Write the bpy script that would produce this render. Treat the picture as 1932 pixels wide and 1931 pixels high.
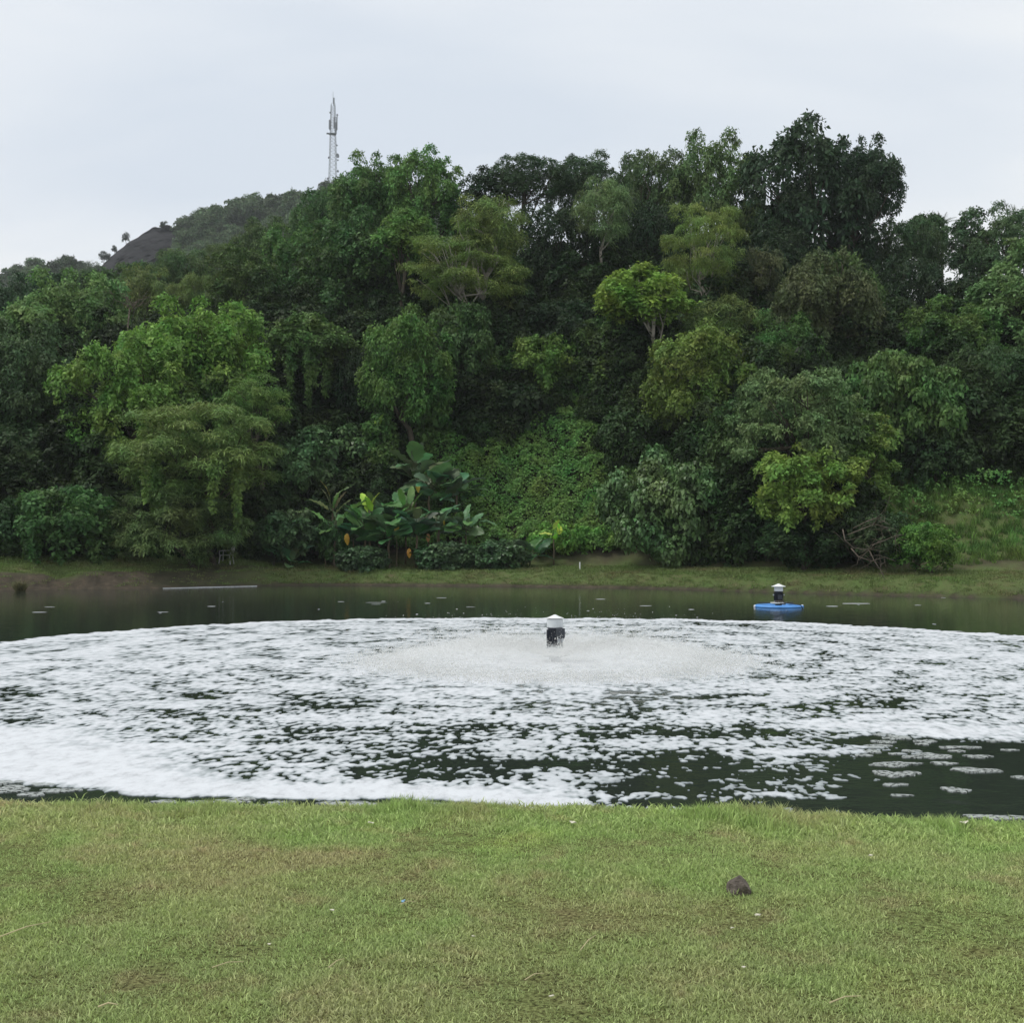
import bpy, bmesh, math, random
import numpy as np
from mathutils import Vector, Matrix

for _o in list(bpy.data.objects):
    bpy.data.objects.remove(_o)
SC = bpy.context.scene
COL = SC.collection
RAD = math.radians

# ------------------------------------------------------------------ camera
F = 2254.0                      # focal length in photo units (photo is 1932 units wide)
CAM = Vector((0, 0, 1.98))
PITCH = math.atan(56 / F)
cam_d = bpy.data.cameras.new('camera')
cam_d.sensor_width = 36.0
cam_d.lens = 36.0 * F / 1932.0
cam_d.clip_start = 0.1
cam_d.clip_end = 5000
cam = bpy.data.objects.new('camera', cam_d)
COL.objects.link(cam)
cam.location = CAM
cam.rotation_euler = (RAD(90) + PITCH, 0, 0)
SC.camera = cam

# ------------------------------------------------------------------ world, sun, exposure
SUN_AZ, SUN_EL = RAD(-95), RAD(60)
w = bpy.data.worlds.new('World')
SC.world = w
w.use_nodes = True
nt = w.node_tree
nt.nodes.clear()


def N(nt, t, **kw):
    n = nt.nodes.new(t)
    for k, v in kw.items():
        setattr(n, k, v)
    return n


def L(nt, a, b):
    nt.links.new(a, b)


def ramp(nt, stops, interp='LINEAR'):
    r = N(nt, 'ShaderNodeValToRGB')
    r.color_ramp.interpolation = interp
    els = r.color_ramp.elements
    while len(els) < len(stops):
        els.new(0.5)
    for e, (p, c) in zip(els, stops):
        e.position = p
        e.color = (c[0], c[1], c[2], 1) if hasattr(c, '__len__') else (c, c, c, 1)
    return r


out = N(nt, 'ShaderNodeOutputWorld')
bg = N(nt, 'ShaderNodeBackground')
bg.inputs['Strength'].default_value = 0.1
sky = N(nt, 'ShaderNodeTexSky', sky_type='NISHITA')
sky.sun_disc = False
sky.sun_elevation = SUN_EL
sky.sun_rotation = SUN_AZ % (2 * math.pi)
sky.air_density = 1.0
sky.dust_density = 3.0
tc = N(nt, 'ShaderNodeTexCoord')
sep = N(nt, 'ShaderNodeSeparateXYZ')
L(nt, tc.outputs['Generated'], sep.inputs[0])
zz = N(nt, 'ShaderNodeMath', operation='ABSOLUTE')
L(nt, sep.outputs['Z'], zz.inputs[0])
za = N(nt, 'ShaderNodeMath', operation='ADD')
L(nt, zz.outputs[0], za.inputs[0])
za.inputs[1].default_value = 0.22
dx = N(nt, 'ShaderNodeMath', operation='DIVIDE')
dy = N(nt, 'ShaderNodeMath', operation='DIVIDE')
L(nt, sep.outputs['X'], dx.inputs[0]); L(nt, za.outputs[0], dx.inputs[1])
L(nt, sep.outputs['Y'], dy.inputs[0]); L(nt, za.outputs[0], dy.inputs[1])
cmb = N(nt, 'ShaderNodeCombineXYZ')
L(nt, dx.outputs[0], cmb.inputs[0]); L(nt, dy.outputs[0], cmb.inputs[1])
mp = N(nt, 'ShaderNodeMapping')
mp.inputs['Rotation'].default_value = (0, 0, RAD(18))
mp.inputs['Scale'].default_value = (0.8, 1.5, 1)
mp.inputs['Location'].default_value = (3.1, 0.65, 0)
L(nt, cmb.outputs[0], mp.inputs[0])
nz = N(nt, 'ShaderNodeTexNoise')
nz.inputs['Scale'].default_value = 1.15
nz.inputs['Detail'].default_value = 6
nz.inputs['Roughness'].default_value = 0.45
nz.inputs['Distortion'].default_value = 0.25
L(nt, mp.outputs[0], nz.inputs['Vector'])
cr = ramp(nt, [(0.32, (7.5, 8.2, 9.1)), (0.48, (8.6, 9.1, 9.7)), (0.62, (9.9, 10.1, 10.2))])
L(nt, nz.outputs['Fac'], cr.inputs[0])
mx = N(nt, 'ShaderNodeMix', data_type='RGBA')
mx.inputs['Factor'].default_value = 0.92
L(nt, sky.outputs[0], mx.inputs['A'])
L(nt, cr.outputs[0], mx.inputs['B'])
L(nt, mx.outputs['Result'], bg.inputs['Color'])
L(nt, bg.outputs[0], out.inputs[0])

sun_d = bpy.data.lights.new('sun', 'SUN')
sun_d.energy = 1.5
sun_d.angle = RAD(16)
sun_d.color = (1.0, 0.97, 0.92)
sun = bpy.data.objects.new('sun', sun_d)
COL.objects.link(sun)
sdir = Vector((math.sin(SUN_AZ) * math.cos(SUN_EL), math.cos(SUN_AZ) * math.cos(SUN_EL), math.sin(SUN_EL)))
sun.rotation_euler = sdir.to_track_quat('Z', 'Y').to_euler()
sun.location = (0, 0, 300)

SC.view_settings.view_transform = 'Standard'
SC.view_settings.look = 'None'
SC.view_settings.exposure = 0.0
SC.view_settings.gamma = 1.0
SC.view_settings.use_curve_mapping = False
SC.cycles.max_bounces = 6
SC.cycles.diffuse_bounces = 3
SC.cycles.glossy_bounces = 3
SC.cycles.transmission_bounces = 3
SC.cycles.transparent_max_bounces = 8
SC.cycles.volume_bounces = 3
SC.cycles.use_denoising = True

# ------------------------------------------------------------------ helpers
rs = np.random.RandomState


def at(px, py, Y):
    """photo unit (0..1932) + distance along +Y -> world point"""
    a = (px - 966.0) / F
    b = (966.0 - py) / F
    dyv = math.cos(PITCH) - b * math.sin(PITCH)
    dzv = math.sin(PITCH) + b * math.cos(PITCH)
    t = Y / dyv
    return Vector((a * t, Y, CAM.z + dzv * t))


def on_water(px, py):
    d = 4463.0 / (py - 1022.0)
    return at(px, py, d)


_perm = rs(7).permutation(4096)


def _hash(i, j, k=0):
    return _perm[(_perm[(_perm[i & 4095] + j) & 4095] + k) & 4095]


def noise2(x, y, seed=0):
    x = np.asarray(x, float); y = np.asarray(y, float)
    xi = np.floor(x).astype(int); yi = np.floor(y).astype(int)
    fx = x - xi; fy = y - yi
    u = fx * fx * fx * (fx * (fx * 6 - 15) + 10); v = fy * fy * fy * (fy * (fy * 6 - 15) + 10)

    def g(i, j, a, b):
        h = _hash(i, j, seed) * (2 * math.pi / 4096)
        return np.cos(h) * a + np.sin(h) * b
    n00 = g(xi, yi, fx, fy); n10 = g(xi + 1, yi, fx - 1, fy)
    n01 = g(xi, yi + 1, fx, fy - 1); n11 = g(xi + 1, yi + 1, fx - 1, fy - 1)
    return (n00 * (1 - u) + n10 * u) * (1 - v) + (n01 * (1 - u) + n11 * u) * v


def fbm(x, y, oct=4, seed=0, rough=0.5):
    s = 0; a = 1.0; f = 1.0
    for o in range(oct):
        s = s + a * noise2(x * f + 17.3 * o, y * f - 9.1 * o, seed + o)
        a *= rough; f *= 2.03
    return s


def sstep(a, b, x):
    t = np.clip((np.asarray(x, float) - a) / (b - a), 0, 1)
    return t * t * (3 - 2 * t)


def np_mesh(name, V, polys, mat=None, smooth=False):
    """polys: list of (n,k) int arrays"""
    me = bpy.data.meshes.new(name)
    V = np.asarray(V, np.float32)
    polys = [np.asarray(p, np.int32) for p in polys if len(p)]
    me.vertices.add(len(V))
    me.vertices.foreach_set('co', V.ravel())
    loops = np.concatenate([p.ravel() for p in polys])
    sizes = np.concatenate([np.full(len(p), p.shape[1], np.int32) for p in polys])
    starts = np.concatenate([[0], np.cumsum(sizes)[:-1]]).astype(np.int32)
    me.loops.add(len(loops))
    me.loops.foreach_set('vertex_index', loops)
    me.polygons.add(len(sizes))
    me.polygons.foreach_set('loop_start', starts)
    me.polygons.foreach_set('loop_total', sizes)
    if smooth:
        me.polygons.foreach_set('use_smooth', np.ones(len(sizes), bool))
    me.update(calc_edges=True)
    if mat:
        me.materials.append(mat)
    return me


def link(name, me, parent=None, loc=(0, 0, 0), rot=(0, 0, 0), scale=1.0, color=None):
    o = bpy.data.objects.new(name, me)
    COL.objects.link(o)
    if parent:
        o.parent = parent
    o.location = loc
    o.rotation_euler = rot
    o.scale = (scale, scale, scale) if not hasattr(scale, '__len__') else scale
    if color:
        o.color = (color[0], color[1], color[2], 1)
    return o


def tag(o, label, cat=None, group=None, kind=None):
    o['label'] = label
    if cat:
        o['category'] = cat
    if group:
        o['group'] = group
    if kind:
        o['kind'] = kind
    return o


def empty(name, loc, rz=0.0):
    o = bpy.data.objects.new(name, None)
    COL.objects.link(o)
    o.location = loc
    o.rotation_euler = (0, 0, rz)
    o.empty_display_size = 0.2
    return o


class MB:
    """collects simple shapes into one mesh"""

    def __init__(s):
        s.v = []; s.f = []

    def add(s, V, Fc):
        b = len(s.v)
        s.v += [tuple(p) for p in V]
        s.f += [tuple(i + b for i in f) for f in Fc]

    def box(s, c, size, rot=None):
        hx, hy, hz = [k / 2 for k in size]
        V = [Vector((x, y, z)) for x in (-hx, hx) for y in (-hy, hy) for z in (-hz, hz)]
        if rot:
            V = [rot @ p for p in V]
        V = [p + Vector(c) for p in V]
        s.add(V, [(0, 1, 3, 2), (4, 6, 7, 5), (0, 4, 5, 1), (2, 3, 7, 6), (0, 2, 6, 4), (1, 5, 7, 3)])

    def tube(s, pts, radii, n=6, cap=True):
        pts = [Vector(p) for p in pts]
        if not hasattr(radii, '__len__'):
            radii = [radii] * len(pts)
        rings = []
        ref = Vector((0.31, 0.95, 0.07)).normalized()
        for i, p in enumerate(pts):
            a = pts[max(0, i - 1)]; b = pts[min(len(pts) - 1, i + 1)]
            t = (b - a).normalized()
            x = t.cross(ref)
            if x.length < 1e-3:
                x = t.cross(Vector((1, 0, 0)))
            x.normalize(); y = t.cross(x)
            rings.append([p + (x * math.cos(2 * math.pi * k / n) + y * math.sin(2 * math.pi * k / n)) * radii[i] for k in range(n)])
        V = [q for r in rings for q in r]
        Fc = []
        for i in range(len(rings) - 1):
            for k in range(n):
                a = i * n + k; b = i * n + (k + 1) % n
                Fc.append((a, b, b + n, a + n))
        if cap:
            Fc.append(tuple(range(n))[::-1])
            Fc.append(tuple(range((len(rings) - 1) * n, len(rings) * n)))
        s.add(V, Fc)

    def lathe(s, prof, n=24, c=(0, 0, 0)):
        V = []; Fc = []
        for r, z in prof:
            for k in range(n):
                a = 2 * math.pi * k / n
                V.append((c[0] + r * math.cos(a), c[1] + r * math.sin(a), c[2] + z))
        for i in range(len(prof) - 1):
            for k in range(n):
                a = i * n + k; b = i * n + (k + 1) % n
                Fc.append((a, b, b + n, a + n))
        Fc.append(tuple(range(n))[::-1])
        Fc.append(tuple(range((len(prof) - 1) * n, len(prof) * n)))
        s.add(V, Fc)

    def build(s, name, mat, parent=None, smooth=False, loc=(0, 0, 0), rot=(0, 0, 0), color=None):
        me = bpy.data.meshes.new(name)
        me.from_pydata([tuple(p) for p in s.v], [], s.f)
        if smooth:
            me.polygons.foreach_set('use_smooth', [True] * len(me.polygons))
        me.update()
        me.materials.append(mat)
        return link(name, me, parent, loc, rot, 1.0, color)


# ------------------------------------------------------------------ materials
def new_mat(name):
    m = bpy.data.materials.new(name)
    m.use_nodes = True
    n = m.node_tree
    n.nodes.clear()
    o = N(n, 'ShaderNodeOutputMaterial')
    return m, n, o


def noise_node(n, scale, detail=4, rough=0.5, coord='Object', dist=0.0):
    if coord == 'World':
        g = N(n, 'ShaderNodeNewGeometry'); src = g.outputs['Position']
    else:
        g = N(n, 'ShaderNodeTexCoord'); src = g.outputs[coord]
    t = N(n, 'ShaderNodeTexNoise')
    t.inputs['Scale'].default_value = scale
    t.inputs['Detail'].default_value = detail
    t.inputs['Roughness'].default_value = rough
    t.inputs['Distortion'].default_value = dist
    L(n, src, t.inputs['Vector'])
    return t


def plain(name, col, rough=0.6, spec=0.4, var=0.15, scale=6.0, bump=0.0, metallic=0.0, coord='Object'):
    m, n, o = new_mat(name)
    p = N(n, 'ShaderNodeBsdfPrincipled')
    p.inputs['Roughness'].default_value = rough
    p.inputs['Specular IOR Level'].default_value = spec
    p.inputs['Metallic'].default_value = metallic
    t = noise_node(n, scale, 5, 0.6, coord)
    a = [c * (1 - var) for c in col]; b = [min(1, c * (1 + var)) for c in col]
    r = ramp(n, [(0.3, a), (0.7, b)])
    L(n, t.outputs['Fac'], r.inputs[0])
    L(n, r.outputs[0], p.inputs['Base Color'])
    if bump:
        bp = N(n, 'ShaderNodeBump')
        bp.inputs['Strength'].default_value = bump
        bp.inputs['Distance'].default_value = 0.05
        L(n, t.outputs['Fac'], bp.inputs['Height'])
        L(n, bp.outputs[0], p.inputs['Normal'])
    L(n, p.outputs[0], o.inputs[0])
    return m


def leaf_mat(name, fixed=None, transl=0.30, rough=0.55, spec=0.22):
    m, n, o = new_mat(name)
    oi = N(n, 'ShaderNodeObjectInfo')
    g = N(n, 'ShaderNodeNewGeometry')
    hsv = N(n, 'ShaderNodeHueSaturation')
    if fixed:
        hsv.inputs['Color'].default_value = (*fixed, 1)
    else:
        L(n, oi.outputs['Color'], hsv.inputs['Color'])
    mr = N(n, 'ShaderNodeMapRange')
    mr.inputs['To Min'].default_value = 0.6
    mr.inputs['To Max'].default_value = 1.4
    L(n, g.outputs['Random Per Island'], mr.inputs['Value'])
    nz = noise_node(n, 0.55, 4, 0.6, 'World')
    mr2 = N(n, 'ShaderNodeMapRange')
    mr2.inputs['From Min'].default_value = 0.3; mr2.inputs['From Max'].default_value = 0.7
    mr2.inputs['To Min'].default_value = 0.462; mr2.inputs['To Max'].default_value = 0.535
    L(n, nz.outputs['Fac'], mr2.inputs['Value'])
    L(n, mr2.outputs[0], hsv.inputs['Hue'])
    mul = N(n, 'ShaderNodeMath', operation='MULTIPLY')
    L(n, mr.outputs[0], mul.inputs[0])
    if fixed:
        mr3 = N(n, 'ShaderNodeMapRange')
        mr3.inputs['To Min'].default_value = 0.6; mr3.inputs['To Max'].default_value = 1.5
        L(n, oi.outputs['Random'], mr3.inputs['Value'])
        L(n, mr3.outputs[0], mul.inputs[1])
    else:
        nv = noise_node(n, 0.8, 3, 0.6, 'World')
        mrv = N(n, 'ShaderNodeMapRange')
        mrv.inputs['From Min'].default_value = 0.3; mrv.inputs['From Max'].default_value = 0.7
        mrv.inputs['To Min'].default_value = 0.72; mrv.inputs['To Max'].default_value = 1.3
        L(n, nv.outputs['Fac'], mrv.inputs['Value'])
        L(n, mrv.outputs[0], mul.inputs[1])
    L(n, mul.outputs[0], hsv.inputs['Value'])
    p = N(n, 'ShaderNodeBsdfPrincipled')
    p.inputs['Roughness'].default_value = rough
    p.inputs['Specular IOR Level'].default_value = spec
    L(n, hsv.outputs[0], p.inputs['Base Color'])
    tr = N(n, 'ShaderNodeBsdfTranslucent')
    L(n, hsv.outputs[0], tr.inputs['Color'])
    ms = N(n, 'ShaderNodeMixShader')
    ms.inputs[0].default_value = transl
    L(n, p.outputs[0], ms.inputs[1]); L(n, tr.outputs[0], ms.inputs[2])
    L(n, ms.outputs[0], o.inputs[0])
    return m


M_leaf = leaf_mat('leaf')
M_leaf_gloss = leaf_mat('leaf_waxy', rough=0.42, spec=0.34, transl=0.2)
M_under = leaf_mat('undergrowth_leaf', fixed=(0.037, 0.070, 0.022))  # leaf colour darkened, putting shade into the gaps between crowns
M_vine = leaf_mat('vine_leaf', fixed=(0.150, 0.300, 0.070))
M_far = leaf_mat('distant_leaf', fixed=(0.085, 0.135, 0.060))
M_bark = plain('bark', (0.085, 0.072, 0.055), 0.9, 0.1, 0.35, 3.0, 0.5)
M_bark_pale = plain('bark_pale', (0.34, 0.31, 0.26), 0.85, 0.15, 0.3, 3.0, 0.4)
M_tower = plain('weathered_steel', (0.20, 0.215, 0.23), 0.6, 0.3, 0.1, 1.0)
M_twig = plain('dry_twig', (0.13, 0.11, 0.085), 0.9, 0.1, 0.3, 4.0, 0.3)
M_white = plain('white_fibreglass', (0.80, 0.81, 0.79), 0.45, 0.4, 0.06, 5.0)
M_housing = plain('aged_white_plastic', (0.60, 0.63, 0.64), 0.5, 0.4, 0.1, 9.0)
M_motor = plain('black_motor_paint', (0.022, 0.026, 0.038), 0.5, 0.4, 0.3, 14.0)
M_box = plain('dark_grey_casting', (0.040, 0.046, 0.055), 0.5, 0.4, 0.2, 10.0)
M_blue = plain('blue_float_plastic', (0.09, 0.30, 0.70), 0.42, 0.45, 0.15, 3.0)
M_metal = plain('galvanised_steel', (0.42, 0.44, 0.46), 0.55, 0.4, 0.1, 1.0)
M_rock = plain('lawn_rock', (0.16, 0.135, 0.115), 0.95, 0.1, 0.45, 28.0, 0.8)
M_cliff = plain('dark_cliff', (0.017, 0.016, 0.018), 0.9, 0.15, 0.5, 0.25, 0.9)
M_straw = plain('straw', (0.55, 0.47, 0.28), 0.8, 0.2, 0.2, 12.0)
M_scrap = plain('pale_scrap', (0.66, 0.62, 0.5), 0.7, 0.2, 0.15, 30.0)
M_bluescrap = plain('blue_scrap', (0.25, 0.45, 0.65), 0.6, 0.3, 0.1, 30.0)
M_cable = plain('black_cable', (0.015, 0.015, 0.017), 0.5, 0.4, 0.1)
M_chair = plain('grey_white_plastic', (0.45, 0.45, 0.43), 0.6, 0.3, 0.1)
M_stalk = plain('green_stalk', (0.075, 0.10, 0.04), 0.6, 0.3, 0.3, 8.0)
M_driedstalk = plain('dried_stalk', (0.16, 0.13, 0.085), 0.9, 0.1, 0.3, 8.0)

# lawn / ground colours share one patch pattern in world space
def lawn_colour(n, dark=1.0):
    """pattern of green, yellow-green and worn brown patches"""
    a = noise_node(n, 0.75, 5, 0.6, 'World', 0.4)
    b = noise_node(n, 3.1, 4, 0.6, 'World', 0.2)
    def dk(*c):
        return tuple(k * dark for k in c)
    ra = ramp(n, [(0.34, dk(0.46, 0.38, 0.22)), (0.44, dk(0.37, 0.40, 0.17)), (0.55, dk(0.29, 0.405, 0.135)), (0.70, dk(0.40, 0.48, 0.15))])
    L(n, a.outputs['Fac'], ra.inputs[0])
    rb = ramp(n, [(0.33, dk(0.43, 0.35, 0.20)), (0.43, dk(0.34, 0.40, 0.16)), (0.66, dk(0.32, 0.44, 0.14))])
    L(n, b.outputs['Fac'], rb.inputs[0])
    m = N(n, 'ShaderNodeMix', data_type='RGBA')
    m.inputs['Factor'].default_value = 0.45
    L(n, ra.outputs[0], m.inputs['A']); L(n, rb.outputs[0], m.inputs['B'])
    # the turf is more trampled away from the water
    gp = N(n, 'ShaderNodeNewGeometry'); sp_ = N(n, 'ShaderNodeSeparateXYZ')
    L(n, gp.outputs['Position'], sp_.inputs[0])
    mr_ = N(n, 'ShaderNodeMapRange'); mr_.inputs['From Min'].default_value = 6.6; mr_.inputs['From Max'].default_value = 4.4
    mr_.inputs['To Min'].default_value = 0.0; mr_.inputs['To Max'].default_value = 0.32
    L(n, sp_.outputs['Y'], mr_.inputs['Value'])
    m2_ = N(n, 'ShaderNodeMix', data_type='RGBA')
    L(n, mr_.outputs[0], m2_.inputs['Factor']); L(n, m.outputs['Result'], m2_.inputs['A'])
    m2_.inputs['B'].default_value = (0.33 * dark, 0.335 * dark, 0.175 * dark, 1)
    return m2_.outputs['Result']


def blade_mat(name, lawn=True):
    m, n, o = new_mat(name)
    g = N(n, 'ShaderNodeNewGeometry')
    hsv = N(n, 'ShaderNodeHueSaturation')
    if lawn:
        L(n, lawn_colour(n, 1.25), hsv.inputs['Color'])
    else:
        t = noise_node(n, 0.5, 4, 0.6, 'World')
        r = ramp(n, [(0.33, (0.21, 0.19, 0.09)), (0.45, (0.17, 0.215, 0.075)), (0.68, (0.15, 0.24, 0.065))])
        L(n, t.outputs['Fac'], r.inputs[0])
        L(n, r.outputs[0], hsv.inputs['Color'])
    mr = N(n, 'ShaderNodeMapRange')
    mr.inputs['To Min'].default_value = 0.6; mr.inputs['To Max'].default_value = 1.45
    L(n, g.outputs['Random Per Island'], mr.inputs['Value'])
    L(n, mr.outputs[0], hsv.inputs['Value'])
    p = N(n, 'ShaderNodeBsdfPrincipled')
    p.inputs['Roughness'].default_value = 0.6
    p.inputs['Specular IOR Level'].default_value = 0.25
    L(n, hsv.outputs[0], p.inputs['Base Color'])
    tr = N(n, 'ShaderNodeBsdfTranslucent')
    L(n, hsv.outputs[0], tr.inputs['Color'])
    ms = N(n, 'ShaderNodeMixShader'); ms.inputs[0].default_value = 0.3
    L(n, p.outputs[0], ms.inputs[1]); L(n, tr.outputs[0], ms.inputs[2])
    L(n, ms.outputs[0], o.inputs[0])
    return m


M_blade = blade_mat('lawn_blade', True)
M_bankblade = blade_mat('bank_blade', False)

# ground sheet: zone attribute r = lawn, g = far grass bank, b = bare soil, else forest floor
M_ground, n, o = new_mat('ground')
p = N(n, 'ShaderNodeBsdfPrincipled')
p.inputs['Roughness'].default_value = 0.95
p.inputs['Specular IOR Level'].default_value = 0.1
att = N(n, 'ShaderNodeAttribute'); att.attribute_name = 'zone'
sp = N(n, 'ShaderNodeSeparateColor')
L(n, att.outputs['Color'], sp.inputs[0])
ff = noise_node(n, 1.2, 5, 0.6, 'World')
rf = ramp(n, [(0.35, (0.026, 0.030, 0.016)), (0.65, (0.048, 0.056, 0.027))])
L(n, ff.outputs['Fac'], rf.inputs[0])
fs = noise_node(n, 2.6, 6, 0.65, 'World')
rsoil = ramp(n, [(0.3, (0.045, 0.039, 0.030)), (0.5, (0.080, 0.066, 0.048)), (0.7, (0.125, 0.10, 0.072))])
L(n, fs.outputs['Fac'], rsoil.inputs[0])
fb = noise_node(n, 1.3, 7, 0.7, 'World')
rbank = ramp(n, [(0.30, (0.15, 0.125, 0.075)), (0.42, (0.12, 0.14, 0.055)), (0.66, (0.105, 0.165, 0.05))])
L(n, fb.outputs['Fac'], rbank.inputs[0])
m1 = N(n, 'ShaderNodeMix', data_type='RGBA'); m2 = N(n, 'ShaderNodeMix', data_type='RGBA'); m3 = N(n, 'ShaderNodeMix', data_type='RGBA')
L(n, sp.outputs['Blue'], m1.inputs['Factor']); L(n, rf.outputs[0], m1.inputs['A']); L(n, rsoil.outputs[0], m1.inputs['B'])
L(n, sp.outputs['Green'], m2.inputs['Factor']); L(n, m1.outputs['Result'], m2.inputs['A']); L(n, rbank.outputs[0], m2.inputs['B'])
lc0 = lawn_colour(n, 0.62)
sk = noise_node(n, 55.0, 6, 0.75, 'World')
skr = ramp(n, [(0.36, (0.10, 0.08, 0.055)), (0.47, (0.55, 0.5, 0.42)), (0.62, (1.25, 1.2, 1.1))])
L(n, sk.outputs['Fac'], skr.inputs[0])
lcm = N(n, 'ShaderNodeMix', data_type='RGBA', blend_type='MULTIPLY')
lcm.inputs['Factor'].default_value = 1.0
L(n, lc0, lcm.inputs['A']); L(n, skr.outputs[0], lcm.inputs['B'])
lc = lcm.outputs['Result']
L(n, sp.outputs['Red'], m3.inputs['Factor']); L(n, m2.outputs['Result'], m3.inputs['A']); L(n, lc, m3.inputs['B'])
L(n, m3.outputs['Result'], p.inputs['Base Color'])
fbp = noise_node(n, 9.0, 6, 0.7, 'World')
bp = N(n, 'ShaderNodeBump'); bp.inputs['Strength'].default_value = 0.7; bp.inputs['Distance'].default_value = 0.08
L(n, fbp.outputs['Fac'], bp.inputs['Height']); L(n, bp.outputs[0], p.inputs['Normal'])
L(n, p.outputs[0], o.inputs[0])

# water
M_water, n, o = new_mat('pond_water')
p = N(n, 'ShaderNodeBsdfPrincipled')
p.inputs['Base Color'].default_value = (0.026, 0.034, 0.027, 1)
p.inputs['Roughness'].default_value = 0.06
p.inputs['IOR'].default_value = 1.33
g = N(n, 'ShaderNodeNewGeometry')
wm = N(n, 'ShaderNodeMapping'); wm.inputs['Scale'].default_value = (1.0, 1.3, 1)
L(n, g.outputs['Position'], wm.inputs[0])
w1 = N(n, 'ShaderNodeTexNoise'); w1.inputs['Scale'].default_value = 2.2; w1.inputs['Detail'].default_value = 4; w1.inputs['Roughness'].default_value = 0.55
L(n, wm.outputs[0], w1.inputs['Vector'])
bp = N(n, 'ShaderNodeBump'); bp.inputs['Strength'].default_value = 0.32; bp.inputs['Distance'].default_value = 0.03
L(n, w1.outputs['Fac'], bp.inputs['Height']); L(n, bp.outputs[0], p.inputs['Normal'])
L(n, p.outputs[0], o.inputs[0])

# foam
def foam_mat(name, col, thick=False, ragged=False):
    m, n, o = new_mat(name)
    p = N(n, 'ShaderNodeBsdfPrincipled')
    p.inputs['Roughness'].default_value = 0.85
    p.inputs['Specular IOR Level'].default_value = 0.2
    gp = N(n, 'ShaderNodeNewGeometry')
    mpn = N(n, 'ShaderNodeMapping'); mpn.inputs['Scale'].default_value = (7.0, 4.0, 1)
    L(n, gp.outputs['Position'], mpn.inputs[0])
    t = N(n, 'ShaderNodeTexNoise'); t.inputs['Scale'].default_value = 1.0; t.inputs['Detail'].default_value = 7; t.inputs['Roughness'].default_value = 0.7
    L(n, mpn.outputs[0], t.inputs['Vector'])
    r = ramp(n, [(0.34, [c * 0.72 for c in col]), (0.47, [c * 0.92 for c in col]), (0.58, col)])
    L(n, t.outputs['Fac'], r.inputs[0])
    if thick:      # thin foam lets the dark water grey it
        ta = N(n, 'ShaderNodeAttribute'); ta.attribute_name = 'thick'
        tr_m = ramp(n, [(0.0, (0.40, 0.44, 0.43)), (0.35, (0.78, 0.8, 0.8)), (0.9, (1, 1, 1))])
        L(n, ta.outputs['Fac'], tr_m.inputs[0])
        mm_ = N(n, 'ShaderNodeMix', data_type='RGBA', blend_type='MULTIPLY'); mm_.inputs['Factor'].default_value = 1.0
        L(n, r.outputs[0], mm_.inputs['A']); L(n, tr_m.outputs[0], mm_.inputs['B'])
        L(n, mm_.outputs['Result'], p.inputs['Base Color'])
    else:
        L(n, r.outputs[0], p.inputs['Base Color'])
    b = N(n, 'ShaderNodeBump'); b.inputs['Strength'].default_value = 0.22; b.inputs['Distance'].default_value = 0.02
    t2 = noise_node(n, 18.0, 5, 0.7, 'World')
    L(n, t2.outputs['Fac'], b.inputs['Height']); L(n, b.outputs[0], p.inputs['Normal'])
    if ragged:     # film of bubbles with holes in it
        t3 = noise_node(n, 26.0, 5, 0.7, 'World')
        r3 = ramp(n, [(0.40, 0.0), (0.52, 0.85)])
        L(n, t3.outputs['Fac'], r3.inputs[0])
        tb_ = N(n, 'ShaderNodeBsdfTransparent'); mx_ = N(n, 'ShaderNodeMixShader')
        L(n, r3.outputs[0], mx_.inputs[0]); L(n, tb_.outputs[0], mx_.inputs[1]); L(n, p.outputs[0], mx_.inputs[2])
        L(n, mx_.outputs[0], o.inputs[0])
    else:
        L(n, p.outputs[0], o.inputs[0])
    return m


M_foam_sheet = foam_mat('foam_sheet', (0.69, 0.71, 0.73), thick=True)
M_foam = foam_mat('foam', (0.68, 0.70, 0.72))
M_thinfoam = foam_mat('thin_foam', (0.46, 0.49, 0.47), ragged=True)
M_drop, n, o = new_mat('spray_drop')
p = N(n, 'ShaderNodeBsdfDiffuse')
p.inputs['Color'].default_value = (0.99, 0.99, 0.97, 1)
tr = N(n, 'ShaderNodeBsdfTranslucent'); tr.inputs['Color'].default_value = (0.99, 0.99, 0.97, 1)
ms = N(n, 'ShaderNodeMixShader'); ms.inputs[0].default_value = 0.5
L(n, p.outputs[0], ms.inputs[1]); L(n, tr.outputs[0], ms.inputs[2])
L(n, ms.outputs[0], o.inputs[0])

# ------------------------------------------------------------------ terrain
_sx = np.array([-60, -40, -20.6, -15, -10.3, -5, 0, 5.3, 10.8, 17.5, 30, 60.])
_sy = np.array([44, 45, 47.6, 50.0, 53.6, 53.4, 52.2, 50.4, 45.6, 41.2, 36, 30.])


def shore(x):
    x = np.asarray(x, float)
    return np.interp(x, _sx, _sy) + 0.25 * noise2(x * 0.35, x * 0 + 3.3, 5) + 0.1 * noise2(x * 1.7, x * 0 + 1.3, 6)


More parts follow.
